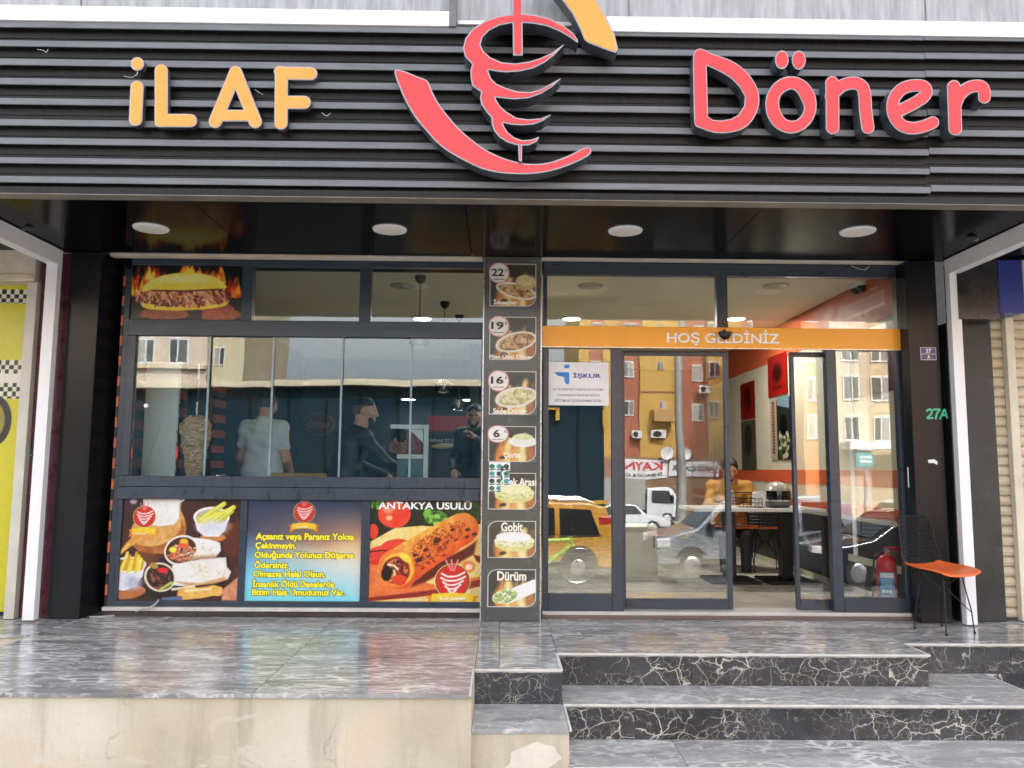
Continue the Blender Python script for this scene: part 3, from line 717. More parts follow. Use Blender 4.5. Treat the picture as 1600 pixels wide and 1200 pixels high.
Dout = catmull(C2([(143,170),(165,115),(205,97),(250,108),(330,148),(480,200),(600,270),(690,360),(755,470),(780,580),(765,680),(710,790),(620,870),(500,905),(380,910),(290,892),(210,862),(165,840),(152,780),(147,600),(142,350)]))
Din = C2([(272,262),(340,290),(420,330),(510,385),(590,470),(640,560),(632,650),(575,735),(500,775),(400,790),(330,782),(285,750),(280,500)])
sign_piece('sign_letter',lambda X,Y: np.maximum(poly_sd(X,Y,Dout),-poly_sd(X,Y,Din)),(1078,72,1192,212),YD,DD,'red capital D, first letter of the red lettering','letter',rg,MAT['red_face'])
o_in = catmull(C2([(1080,490),(1140,520),(1180,590),(1207,660),(1190,730),(1140,780),(1085,790),(1030,770),(985,700),(970,620),(995,540)]))
sign_piece('sign_letter',lambda X,Y: np.minimum(np.maximum(ell_sd(X,Y,*C2([(1083,638)])[0],247/S2,275/S2),-poly_sd(X,Y,o_in)),np.minimum(ell_sd(X,Y,*C2([(995,205)])[0],66/S2,90/S2),ell_sd(X,Y,*C2([(1158,208)])[0],67/S2,92/S2))),(1192,74,1282,214),YD,DD,'red letter o with two oval dots above it','letter',rg,MAT['red_face'])
R2 = 66/S2
n_arc = catmull(C3([(-5,560),(30,510),(110,448),(215,428),(290,465),(315,550),(325,700),(346,855)]),False)
sign_piece('sign_letter',strokes([([(1300.2,129.5),(1300.8,150),(1301,199)],R2),(n_arc,63/S2)]),(1284,112,1372,214),YD,DD,'red letter n, third letter of the red lettering','letter',rg,MAT['red_face'])
e_p = catmull(C3([(655,692),(780,628),(880,563),(908,505),(872,458),(760,455),(668,490),(602,570),(583,665),(605,755),(665,830),(760,862),(870,848),(970,808)]),False)
sign_piece('sign_letter',strokes([(e_p,61/S2)]),(1378,118,1476,216),YD,DD,'red letter e, fourth letter of the red lettering','letter',rg,MAT['red_face'])
r_p = catmull(C3([(1186,640),(1235,535),(1325,468),(1425,458),(1463,500),(1466,565)]),False)
sign_piece('sign_letter',strokes([(C3([(1172,466),(1186,866)]),R2),(r_p,61/S2)]),(1472,118,1554,216),YD,DD,'red letter r, last letter of the red lettering','letter',rg,MAT['red_face'])
S4 = 1600/280.; A4 = lambda p: conv(p,700,0,S4); A5 = lambda p: conv(p,700,120,S4); A6 = lambda p: conv(p,600,90,6.0)
sw_out = (A4([(1162,385),(1158,350),(1120,300),(1040,232),(900,162),(760,130),(660,122),(560,128),(430,150),(320,190),(220,260),(155,340),(133,430),(152,505),(215,572),(200,630),(203,700),(215,760)])
  + A5([(235,95),(295,135),(285,190),(300,250),(340,310),(388,365),(390,420),(410,480),(460,540),(530,585),(625,612),(720,612),(790,580),(818,532),(740,562),(660,565),(590,540),(530,490),(492,425),(498,412),(560,426),(660,433),(760,426),(850,392),(932,330),(830,370),(720,380),(610,365),(520,310),(465,260),(430,205),(425,183),(480,190),(600,200),(720,190),(830,150),(930,90),(1018,5),(920,60),(830,110),(740,135),(620,130),(520,100),(430,60)])
  + A4([(385,700),(362,640),(365,624),(420,635),(520,645),(640,637),(760,610),(860,560),(950,490),(1054,380),(930,470),(820,520),(720,550),(600,566),(480,556),(380,512),(320,460),(290,400),(310,330),(370,270),(460,225),(560,206),(620,203),(700,205),(780,212),(880,232),(1000,280),(1090,335)]))
def fn_spit(X,Y):
    d = poly_sd(X,Y,sw_out)
    sk = A4([(572,-60),(664,-60),(668,495),(582,495)]); d = np.minimum(d,poly_sd(X,Y,sk))
    rod = A5([(626,600),(662,600),(660,758),(632,750)]); return np.minimum(d,poly_sd(X,Y,rod))
sign_piece('spit_logo',fn_spit,(718,-14,910,258),-1.755,.11,'red swirling kebab spit logo between the two words','logo',None,MAT['red_face'],inset=2.0)
cres = catmull(A6([(98,140),(125,112),(200,130),(300,170),(395,208),(425,245),(460,330),(520,440),(600,545),(700,660),(800,750),(950,860)])+A5([(457,709),(560,745),(700,775),(830,775),(950,750),(1080,700),(1200,640),(1255,625),(1278,645),(1268,690),(1180,745),(1050,800),(900,845),(750,866),(600,868),(450,855),(300,820),(150,750)])+A6([(600,878),(500,800),(400,690),(300,570),(220,440),(150,290)]))
sign_piece('crescent_logo',lambda X,Y: poly_sd(X,Y,cres),(610,102,930,280),-1.73,.10,'large red crescent sweeping under the kebab spit logo','logo',None,MAT['red_face'],inset=2.0)
ocre = A4([(1020,0),(1110,120),(1180,260),(1218,355),(1250,380),(1400,440),(1498,472),(1520,440),(1485,300),(1425,180),(1325,0),(1240,-110),(1110,-200),(940,-240),(800,-235),(770,-205),(850,-170),(950,-90)])
sign_piece('crescent_logo',lambda X,Y: poly_sd(X,Y,ocre),(828,-46,970,90),-1.73,.10,'orange crescent at the upper right of the kebab spit logo','logo',None,MAT['orange_face'],inset=2.0)
# small loose cable ends and a spotlight arm on the fascia
MAT['wire'] = simple('dirty_white_wire',(.42,.42,.40),.5)
def cable(pts, r, label, cat='cable', mat=None, name='cable_end', n=6):
    return tag(MB().tube(catmull(pts,False,6),r,n).build(name,mat or MAT['wire'],None,True),label,cat)
E3 = lambda px,py,Y: tuple(onY(px,py,Y))
cable([E3(213,106,-1.62),E3(215,114,-1.66),E3(210,119,-1.67),E3(204,121,-1.64),E3(194,119,-1.625)],.0018,'white cable end hanging below the dot of the i')
cable([E3(58,77,-1.62),E3(68,79,-1.65),E3(72,82,-1.65),E3(75,77,-1.62)],.0016,'short white cable end on the slats left of the i')
cable([E3(398,140,-1.62),E3(404,144,-1.64),E3(411,148,-1.62)],.0016,'short white cable end beside the letter A')
cable([E3(503,176,-1.62),E3(510,181,-1.65),E3(516,177,-1.62)],.0016,'short white cable end right of the letter F')
cable([E3(248,937,.12),E3(240,946,.10),E3(222,952,.08),tuple(onZ(200,959,.008)),tuple(onZ(165,963,.006)),tuple(onZ(140,964,.006))],.006,'white cable running from window frame to the terrace floor')
cable([E3(1330,415,.13),E3(1342,420,.10),E3(1352,421,.10),E3(1358,416,.13)],.0035,'white cable end under the shutter rail above the door')
cable([E3(1418,487,.13),E3(1421,492,.11),E3(1421,510,.12),E3(1422,540,.13)],.004,'thin white cable beside the orange header end')

# ---- downlights in the soffit
for (px,py,nm) in ((236,356,'leftmost round downlight in the black canopy underside'),(609,358,'second round downlight from the left in the canopy underside'),(977,360,'third round downlight from the left in the canopy underside'),(1340,361,'rightmost round downlight in the black canopy underside')):
    c = onZ(px,py,ZSOF); t = thing('downlight',(c[0],c[1],ZSOF-.02),nm,'downlight','round lights in the canopy underside')
    MB().lathe([(.100,-.012),(.112,-.010),(.116,0),(.100,-.0005)],(c[0],c[1],ZSOF),36).build('ring',MAT['white'],t,True)
    MB().lathe([(.001,-.0145),(.09,-.0135),(.099,-.0115),(.098,-.002)],(c[0],c[1],ZSOF),36).build('lens',MAT['lens'],t,True)
def cctv(px,py,X,sg,label):
    d = ray(px,py); t_ = (X-CAM[0])/d[0]; c = CAM+d*t_
    t = thing('security_camera',(c[0],c[1],c[2]),label,'camera','security cameras on the white beams')
    MB().lathe([(.022,0),(.024,.02),(.030,.035),(.030,.05)],(c[0],c[1],c[2]+.0),16).build('base',MAT['white'],t,True)
    MB().tube([(c[0],c[1],c[2]+.01),(c[0]-sg*.02,c[1]-.02,c[2]-.02)],.014,10).build('arm',MAT['white'],t,True)
    MB().tube([(c[0]-sg*.005,c[1]+.0,c[2]-.02),(c[0]-sg*.05,c[1]-.05,c[2]-.035)],[.024,.026],14).build('body',MAT['white'],t,True)
    MB().tube([(c[0]-sg*.05,c[1]-.05,c[2]-.035),(c[0]-sg*.088,c[1]-.085,c[2]-.048)],[.027,.027],14).build('hood',MAT['blackplastic'],t,True)
cctv(38,350,-3.30,-1,'white and black security camera on the left white beam'); cctv(1525,367,3.30,1,'white and black security camera on the right white beam')

# ================================================================== POSTERS
def small_logo(P,cx,cy,r,bw,bh,by):
    P.ell(cx,cy,r*1.12,r*1.12,(245,200,120)); P.ell(cx,cy,r,r,(178,38,34)); P.ring(cx,cy,r*1.04,r*.07,(70,20,15))
    for k,(dy,w) in enumerate(((-.42,.75),(-.15,.8),(.12,.66),(.38,.5),(.6,.28))):
        pts = [(cx-r*w*.9,cy+r*(dy-.06)),(cx-r*w*.5,cy+r*(dy+.10)),(cx,cy+r*(dy+.13)),(cx+r*w*.5,cy+r*(dy+.05)),(cx+r*w,cy+r*(dy-.15))]
        P.line(catmull(pts,False,4),r*.055,(245,225,215))
    for a in (-.28,-.05,.2): P.line([(cx+a*r*.4,cy-r*.7),(cx+a*r*1.6,cy-r*1.35)],r*.05,(220,120,120))
    P.poly([(cx-bw,by-bh*.3),(cx-bw*.72,by-bh*.3),(cx-bw*.72,by+bh*.9),(cx-bw,by+bh*.9),(cx-bw*.9,by+bh*.3)],(205,120,30))
    P.poly([(cx+bw,by-bh*.3),(cx+bw*.72,by-bh*.3),(cx+bw*.72,by+bh*.9),(cx+bw,by+bh*.9),(cx+bw*.9,by+bh*.3)],(205,120,30))
    P.poly([(cx-bw*.78,by-bh*.5),(cx,by-bh*.72),(cx+bw*.78,by-bh*.5),(cx+bw*.78,by+bh*.5),(cx,by+bh*.28),(cx-bw*.78,by+bh*.5)],(245,170,50))
    return P
N = lambda s,seed,a,b: (lambda X,Y: np.array(a)+(np.array(b)-np.array(a))*vnoise(X,Y,s,seed)[...,None])
def wall_print(name,P,x0,x1,z0,z1,y,label,cat,group=None,back=.012,mat=None,grain=.22,gain=1.55):
    t = thing(name,((x0+x1)/2,y,z0),label,cat,group)
    box('board',x0,x1,y+.0008,y+back,z0,z1,MAT['white'],t)
    P.build('print',(x0,y,z0),(1,0,0),(0,0,1),x1-x0,z1-z0,mat or MAT['print'],t,gain=gain,grain=grain); return t
# wrap poster
P = Paint(65,78,785,708,190).bg(N(160,3,(38,20,14),(78,46,30)))
P.poly([(640,250),(785,210),(785,560),(700,420)],N(60,8,(110,55,28),(70,35,20)),soft=20)
P.ell(300,250,150,175,N(50,5,(150,96,50),(196,140,84)),-20); P.ell(285,300,165,120,N(40,6,(122,70,34),(166,108,58)),-18); P.ell(270,262,155,108,N(40,7,(172,118,66),(206,156,100)),-18)
P.poly([(182,78),(410,78),(404,200),(380,235),(300,250),(240,240),(196,200)],(214,208,192)); P.poly([(330,78),(410,78),(404,200),(372,236)],(236,232,222),soft=30); P.line([(410,95),(432,82)],7,(230,225,215))
P.ell(75,120,50,45,(60,28,50),soft=14); P.ell(125,95,22,16,(150,140,160),soft=8)
P.ell(620,318,78,26,(168,112,62)); P.poly([(500,195),(714,195),(690,275),(655,312),(570,312),(522,275)],N(60,9,(196,198,216),(232,232,240))); P.ell(606,190,110,64,(238,238,244)); P.ell(606,192,97,52,(158,150,130))
for a,b,c_ in (((535,212),(680,105),(182,176,48)),((560,218),(700,150),(206,196,66)),((600,225),(738,128),(196,186,50)),((640,222),(728,152),(160,160,40))): P.line([a,b],20,c_,r2=14); P.line([(a[0]+2,a[1]-8),(b[0]-4,b[1]-4)],4,(230,222,110))
P.line([(60,420),(110,365),(170,315),(240,295)],10,(196,132,66),r2=34); P.line([(60,418),(110,362)],5,(226,166,96))
P.poly([(65,470),(190,410),(330,430),(230,520)],(96,56,28),soft=16)
P.ell(540,470,200,60,(30,16,12),0,soft=60); P.ell(520,620,230,46,(26,14,10),0,soft=60); P.ell(300,650,120,50,(24,14,10),0,soft=50)
P.poly([(430,310),(600,330),(665,350),(672,400),(640,440),(480,455),(430,440)],N(40,12,(214,202,188),(246,242,236))); P.ell(432,398,106,92,(236,224,204),-22); P.ell(430,398,94,80,(70,38,22),-22)
P.strands(440,420,74,52,120,34,6,[(206,106,66),(120,70,48),(174,120,94),(70,34,24),(206,176,150),(150,90,66)],3,-30,70); P.ell(445,345,26,20,(240,150,60),soft=5); P.ell(380,395,22,18,(238,196,66),soft=5); P.ell(440,368,30,14,(226,84,40),soft=5)
P.poly([(380,490),(560,450),(705,440),(712,500),(740,530),(722,575),(640,600),(480,620),(390,615)],N(46,14,(196,178,160),(250,248,244))); P.poly([(400,590),(560,600),(700,560),(722,575),(640,604),(480,622)],(176,130,90),soft=16)
P.ell(310,565,98,88,(206,190,160),30); P.ell(312,565,86,76,(42,26,24),30); P.strands(312,575,66,58,70,30,6,[(110,46,36),(30,20,20),(86,60,46),(130,82,64),(50,28,24)],4,30,70); P.ell(325,522,34,16,(196,40,36),soft=5); P.line([(320,640),(380,600)],9,(150,158,70)); P.ell(270,495,28,18,(150,120,60),20)
P.ell(120,660,110,40,(150,96,56),-8); P.poly([(65,480),(220,475),(205,560),(165,625),(100,650),(65,645)],N(50,16,(186,188,204),(226,226,236))); P.ell(120,488,102,48,(236,236,240)); P.ell(118,490,88,37,(120,84,30))
for k in range(9): P.line([(60+k*17,535-10*(k%3)),(92+k*14,470-18*((k*7)%4))],9,[(226,176,60),(240,200,92),(190,134,40)][k%3])
P.speck(560,395,105,50,16,[(206,180,150)],41,-4,.60); P.speck(580,520,130,50,18,[(206,172,136),(226,206,180)],42,-6,.60); P.poly([(470,440),(660,420),(640,446),(480,462)],(150,120,96),soft=24); P.ell(618,250,80,40,(186,188,206),0,soft=50); P.ell(150,600,50,40,(150,152,172),0,soft=40)
P.line([(390,640),(520,622)],8,(196,184,160)); P.line([(455,668),(560,660),(640,645),(668,650)],36,N(30,18,(196,120,56),(236,172,100)),r2=30); P.line([(470,650),(620,636)],6,(250,206,150),soft=8); P.poly([(690,640),(785,560),(785,708),(690,708)],N(16,19,(150,90,66),(206,150,120)),soft=12); P.poly([(330,690),(450,680),(450,708),(320,708)],(80,96,120),soft=8)
small_logo(P,197,190,62,90,36,282)
x0,x1,z0,z1 = rect(187,781,373,940,YF+.018)
zz0,zz1 = zz_['pb']+.0008,zz_['pa']-.0008
pst = wall_print('food_poster',P,xLl+.0006,mlow[0][0]-.0006,zz0,zz1,YF+.018,'food poster with two white wraps and bowls, below the kebab spit','poster','food posters under the window')
def px2(l,t,s): return lambda x,y,Y: onY(l+x/s,t+y/s,Y)
Q8 = px2(170,760,1600/410.)
a = Q8(193,288,YF+.016); text('lettering','İLAF DÖNER',(a[0],YF+.0175,a[2]),.085,.010,tw,pst,bold=.02,thick=.001)
# blue message poster
def grad(X,Y):
    u = (X-830)/710; v = (Y-78)/630
    top = np.array([58,62,84.]); tan = np.array([196,150,110.]); blue = np.array([120,196,226.]); cream_ = np.array([226,214,186.])
    c = top+(tan-top)*np.clip((v-.05)/.45,0,1)[...,None]*np.clip(.15+u,0,1)[...,None]
    c = c+(cream_-c)*(np.clip((v-.38)/.3,0,1)*np.clip(u*1.2,0,1)*.8)[...,None]
    c = c+(blue-c)*np.clip((v-.42+.25*(.5-u))/.48,0,1)[...,None]
    return c*(.93+.14*vnoise(X,Y,220,4)[...,None])
P = Paint(830,78,1538,708,150).bg(grad); small_logo(P,1180,155,60,92,36,246)
pst = wall_print('message_poster',P,mlow[0][1]+.0006,mlow[1][0]-.0006,zz0,zz1,YF+.018,'blue and tan poster with seven lines of yellow text','poster',grain=.04,gain=1.35)
yel = simple('yellow_lettering',(.90,.78,.02),.4,0,.02); dkl = simple('dark_lettering_edge',(.05,.06,.03),.5,0,.05)
for s,l,r,cy in (('Açsanız veya Paranız Yoksa',895,1497,312),('Çekinmeyin.',893,1145,366),('Olduğunda Yolunuz Düşerse',888,1495,422),('Ödersiniz.',886,1098,476),('Olmazsa Helal Olsun.',880,1322,534),('İnsanlık Öldü Deselerde',876,1376,590),('Bizim Hala Umudumuz Var.',872,1442,646)):
    a,b = Q8(l,cy,YF+.016),Q8(r,cy,YF+.016)
    for nm,m_,gr,th in (('lettering_edge',dkl,.06,.0008),('lettering',yel,0,.0016)): text(nm,s,((a[0]+b[0])/2,YF+.0177,(a[2]+b[2])/2),b[0]-a[0],None,m_,pst,bold=.042,grow=gr,thick=th)
a = Q8(1177,246,YF+.016); text('lettering','İLAF DÖNER',(a[0],YF+.0175,a[2]),.085,.010,tw,pst,bold=.02,thick=.001)
# Antakya poster
P = Paint(95,105,1022,962,190).bg(N(120,21,(16,24,10),(40,46,20)))
P.speck(180,130,110,60,26,[(60,110,40),(96,140,60)],6); P.speck(880,200,160,120,40,[(30,52,22),(48,70,30)],7)
P.poly([(95,460),(300,340),(520,320),(700,330),(1022,300),(1022,962),(95,962)],N(90,22,(226,150,80),(250,206,140)))
P.poly([(95,640),(260,640),(560,800),(700,830),(1022,740),(1022,800),(700,900),(95,950)],N(60,23,(196,84,46),(226,120,66))); P.poly([(95,930),(640,860),(1022,770),(1022,830),(700,905),(95,962)],(120,36,26),soft=10); P.poly([(300,962),(1022,840),(1022,962)],N(10,24,(170,130,80),(240,206,150)))
P.ell(292,222,136,118,N(80,25,(206,40,28),(236,86,56))); P.ell(250,255,26,22,(240,150,110),soft=10); P.ell(240,190,40,22,(246,130,100),soft=20); P.ell(120,370,42,64,(206,60,40))
P.ell(205,560,130,70,N(30,26,(190,40,34),(226,80,60)),-5); P.ell(300,480,110,44,(206,62,44),-10); P.line([(95,545),(200,530),(260,540)],6,(70,20,16)); P.ell(190,630,100,26,(190,44,34))
P.speck(640,250,95,60,30,[(80,130,50),(116,164,70),(60,104,40)],9,0,.42); P.ell(565,210,30,40,(96,150,60),30)
P.poly([(520,700),(900,500),(985,440),(960,560),(560,800),(440,840)],(84,30,18),soft=24)
def wrapcol(X,Y):
    t = ((X-330)*.62+(Y-650)*.79)/190
    n = vnoise(X,Y,70,31,5); base = np.array([250,176,84.])*(1-np.clip(t*.5+.5,0,1))[...,None]+np.array([206,78,30.])*np.clip(t*.5+.5,0,1)[...,None]
    return np.clip(base*(.72+.5*n)[...,None],0,255)
P.line([(330,690),(600,500),(860,345)],168,wrapcol,r2=136,wob=8,seed=3)
P.speck(600,520,300,120,30,[(190,92,42)],12,-36,.57); P.speck(650,540,300,70,22,[(130,46,22)],18,-36,.57); P.speck(640,470,300,100,11,[(90,36,20),(150,60,28)],13,-36,.61)
for (x,y,r) in ((650,445,34),(505,610,30),(560,525,22),(780,352,20),(905,352,22),(900,412,18),(960,390,20),(470,570,20)): P.ell(x,y,r,r*.7,(66,24,16),-20,soft=8,wob=4)
P.ell(320,680,150,158,(226,110,50),-20,wob=8); P.ell(330,690,128,138,(246,150,56),-20,wob=6); P.ell(318,700,112,116,(120,40,20),-20,wob=8); P.ell(300,710,100,100,(46,16,12),-20,wob=10)
P.speck(310,700,105,108,24,[(150,50,26),(60,20,14),(120,40,24),(190,110,70)],14,0,.58); P.line([(250,650),(300,660),(330,690)],9,(236,200,150)); P.line([(300,700),(310,750)],9,(226,180,130)); P.ell(345,780,60,46,(190,60,34),soft=6,wob=6); P.ell(390,590,60,30,(250,186,70),40,soft=12); P.ell(238,730,44,60,(26,10,10),soft=8)
P.ell(915,665,58,52,(226,110,70),soft=8); P.ell(920,668,28,24,(246,200,170),soft=10); P.poly([(950,560),(1022,580),(1022,640),(980,620)],(110,36,26),soft=10)
small_logo(P,785,788,132,218,62,928)
pst = wall_print('food_poster',P,mlow[1][1]+.0006,WX1-.0036,zz0,zz1,YF+.018,'food poster with one large grilled wrap on a board, beside menu pillar','poster','food posters under the window')
Q1 = px2(560,760,1600/300.)
for nm,m_,gr,th in (('lettering_edge',dkl,.03,.0008),('lettering',tw,0,.0016)):
    a,b = Q1(166,155,YF+.016),Q1(944,155,YF+.016); text(nm,'ANTAKYA USULÜ',((a[0]+b[0])/2,YF+.0177,(a[2]+b[2])/2),b[0]-a[0],.066,m_,pst,bold=.03,grow=gr,thick=th)
a = Q1(788,932,YF+.016); text('lettering','İLAF DÖNER',(a[0],YF+.0175,a[2]),.20,.024,tw,pst,bold=.02,thick=.001)
# burger poster in the transom
P = Paint(238,178,1155,638,180).bg(N(140,41,(12,12,12),(28,24,22)))
def flame(cx,by,w,h,seed):
    r = random.Random(seed)
    for k in range(9):
        x = cx+(r.random()-.5)*w*1.5; hh = h*(.5+.6*r.random()); ww = w*(.14+.12*r.random())
        pts = [(x-ww,by),(x-ww*.9,by-hh*.35),(x-ww*.2,by-hh*.7),(x+ww*(r.random()-.5)*2,by-hh),(x+ww*.5,by-hh*.6),(x+ww*.9,by-hh*.3),(x+ww,by)]
        P.poly(catmull(pts,True,4),[(150,40,14),(206,76,20),(240,140,36),(250,190,70)][k%4],soft=22,wob=14,seed=seed+k)
flame(330,420,140,240,5); flame(300,430,90,160,6); flame(430,300,110,130,7); flame(760,262,150,100,8); flame(960,330,100,160,9); flame(1060,430,80,150,10); flame(1110,440,40,30,11)
for cx_ in (520,960): P.ell(cx_,590,205,52,N(30,43,(96,52,30),(150,86,50)),0,soft=10,wob=10,seed=4)
P.ell(960,560,140,70,N(24,44,(110,50,34),(160,86,60)),0,soft=10); P.poly([(720,560),(830,560),(830,638),(720,638)],(40,28,24),soft=8)
P.poly(catmull([(325,500),(345,470),(600,500),(1000,470),(1045,480),(1000,520),(860,545),(640,560),(430,555),(350,535)]),N(80,45,(206,150,40),(250,206,96)))
P.poly(catmull([(265,480),(330,410),(480,385),(700,385),(960,370),(1050,400),(1055,450),(990,490),(760,500),(560,530),(420,510),(330,490)]),(86,48,36),wob=8)
P.strands(660,445,365,58,420,70,9,[(176,116,86),(206,150,116),(70,34,26),(150,96,72),(120,70,54),(214,160,126),(96,54,42),(190,130,100)],15,65,50)
P.poly(catmull([(330,400),(350,340),(430,290),(560,250),(700,240),(860,255),(970,300),(1025,355),(980,372),(800,380),(600,390),(440,385),(360,400)]),N(150,46,(226,164,40),(250,216,110))); P.ell(660,290,220,32,(252,226,130),-2,soft=40); P.poly([(400,385),(700,388),(960,370),(960,382),(700,400),(400,398)],(90,44,14),soft=10)
tb = wall_print('burger_poster',P,xLu+.0006,ml[0][0]-.0006,zz_['tb']+.0008,zz_['ta']-.0008,YF+.018,'burger poster with flames in the top left window field','poster')
# ================================================================== MENU PILLAR
MAT['menugrey'] = simple('grey_menu_board', (.075,.080,.078), .24, 0, .15, 3, dirt=((.16,.16,.15),7,.66,.4))
mx0,mx1 = onY(754.5,700,0)[0],onY(844,700,0)[0]
mp = thing('menu_pillar',((mx0+mx1)/2,0,0),'tall grey menu pillar between the kitchen window and the door','pillar')
box('body',mx0,mx1,0.0,.16,.002,ZSOF-.003,MAT['menugrey'],mp,.004)
box('edge_trim',mx1+.0005,mx1+.010,.008,.16,.002,ZSOF-.004,MAT['steel'],mp,.001); box('edge_trim',mx0-.010,mx0-.0005,.008,.16,.002,ZSOF-.004,MAT['steel'],mp,.001)
BGM = (72,74,72)
def menu_base(kind):
    P = Paint(0,0,300,276,84).bg(N(160,kind+60,(40,40,38),(62,60,56)))
    for k in range(5): 
        x = 60+k*45; P.poly(catmull([(x,276),(x-10,200),(x+15,120-20*(k%2)),(x+35,60+18*(k%3)),(x+40,130),(x+50,210),(x+45,276)]),[(196,120,60),(232,190,120),(206,140,80),(240,206,140),(150,96,56)][k],soft=30,wob=16,seed=kind*9+k)
    for (x,y,r) in ((170,55,26),(150,75,18),(95,238,16),(240,120,22)): P.ell(x,y,r*1.4,r*.8,(46,44,42),-15,soft=8)
    return P
def outline(P,leaf,thick=4):
    m = 5; R_ = 62; x0,y0,x1,y1 = m,m,300-m,276-m
    X,Y = P.X,P.Y; d = np.maximum(np.maximum(x0-X,X-x1),np.maximum(y0-Y,Y-y1))
    def corner(cx,cy,mask): nonlocal d; d = np.where(mask,np.hypot(X-cx,Y-cy)-R_,d)
    corner(x1-R_,y1-R_,(X > x1-R_)&(Y > y1-R_)); corner(x0+R_,y0+R_,(X < x0+R_)&(Y < y0+R_))
    P.put(np.clip(d/P.px+.5,0,1),BGM); P.put(np.clip(thick/2/P.px+.5-np.abs(d+thick/2)/P.px,0,1),(226,226,216))
    return P
bk = simple('black_lettering',(.02,.02,.02),.5,0,.02)
cream_l = simple('cream_lettering',(.80,.78,.68),.4,0,.02)
def menu_pic(l,t,r,b,price,name,tx,tw_,ty,th_,paint,label,k):
    x0,x1,z0,z1 = rect(l,t,r,b,0); P = paint(menu_base(k)); outline(P,True)
    if price:
        P.ell(62,64,66,66,(214,130,130)); P.ell(62,64,59,59,(244,238,232)); P.line([(30,104),(94,104)],3,(120,110,105))
    T = thing('menu_picture',((x0+x1)/2,-.003,z0),label,'menu picture','pictures on the menu pillar')
    P.C = P.C*.86+np.array([150,152,140])*.14; P.build('print',(x0,-.0022,z0),(1,0,0),(0,0,1),x1-x0,z1-z0,MAT['print'],T,gain=1.0+.07*k)
    f = lambda u,v: (x0+(x1-x0)*u/300,-.0030,z1-(z1-z0)*v/276)
    s = (x1-x0)/300
    if price: 
        text('price',price,f(54,60),(78 if len(price) > 1 else 40)*s,48*s,bk,T,bold=.03,thick=.0008); text('price_sign','₺',f(108,46),13*s,18*s,bk,T,bold=.01,thick=.0008)
    text('lettering',name,f(tx,ty),tw_*s,th_*s,cream_l,T,bold=.03,thick=.0008)
def p_plate(P,col,rim=(232,224,210),cy=160,ang=8,ry=52,spk=None):
    P.ell(170,cy,130,ry+8,rim,ang); P.ell(172,cy,116,ry-4,col,ang); P.speck(172,cy,112,ry-6,16,spk or [(170,130,90),(206,176,130),(120,84,56)],21,ang,.54); return P
menu_pic(764,411,839,480,'22','İskender',105,150,243,34,lambda P: p_plate(P,(190,160,110),cy=175,ang=14,ry=40).ell(232,120,66,46,(176,160,110),6).ell(230,112,56,32,(206,190,140),6),'menu picture priced 22 at the top of the menu pillar',1)
menu_pic(763.5,494,839,563.5,'19','Pilav Üstü Döner',140,270,250,30,lambda P: p_plate(P,(186,150,110),cy=160,ang=-14,ry=52),'menu picture priced 19 with an oval plate on the menu pillar',2)
menu_pic(763,579,839,649,'16','Sade Döner',135,210,250,34,lambda P: p_plate(P,(206,196,150),cy=165,ang=-10,ry=54,spk=[(190,180,130),(226,220,180),(160,150,104)]),'menu picture priced 16 with a long plate on the menu pillar',3)
menu_pic(762,665,838.5,722.5,'6','Çorba',150,105,225,40,lambda P: P.ell(215,120,88,40,(236,236,226)).ell(215,100,66,40,(226,230,206)).ell(215,84,58,22,(196,206,150)),'menu picture priced 6 with a soup cup on the menu pillar',4)
def bun(P,top,mid): return P.ell(165,170,118,56,(196,186,120)).ell(165,150,122,44,mid).speck(165,165,115,30,14,[(150,150,96),(206,206,150)],31).ell(160,120,105,36,top)
menu_pic(761.5,738,838.5,797,'','Ekmek Arası',172,250,70,48,lambda P: bun(P,(236,226,160),(206,206,140)),'menu picture of a sandwich with a torn sticker over its corner',5)
menu_pic(761,813,838.5,872.5,'','Gobit',150,132,48,56,lambda P: bun(P,(248,244,240),(226,220,170)),'menu picture of a round filled bun, second from the bottom of the pillar',6)
menu_pic(760.5,888.5,838.5,949.5,'','Dürüm',150,175,52,56,lambda P: P.line([(130,200),(290,120)],44,(250,248,246)).ell(110,195,80,50,(196,206,150),-20).speck(110,195,76,46,14,[(150,164,104),(226,230,190),(120,136,84)],33,-20),'menu picture of a wrap, lowest on the menu pillar',7)
# torn sticker
x0,x1,z0,z1 = rect(764,722,797,769,0)
P = Paint(0,0,100,140,50).bg((236,238,238)); r_ = random.Random(3)
for i in range(4):
    for j in range(3): P.ell(14+34*j,20+34*i,13,11,[(30,96,76),(60,130,130),(20,60,60)][(i+j)%3]); P.line([(4+34*j,36+34*i),(28+34*j,34+34*i)],3,(70,80,84))
st = thing('torn_sticker',((x0+x1)/2,-.005,z0),'torn green and white sticker over the sandwich menu picture','sticker')
P.build('print',(x0,-.0052,z0),(1,0,0),(0,0,1),x1-x0,z1-z0,MAT['print'],st,round_=lambda u,v: (vnoise(u*100,v*100,26,5)+.25*(u < .55)+.12*(v > .3) > .50))

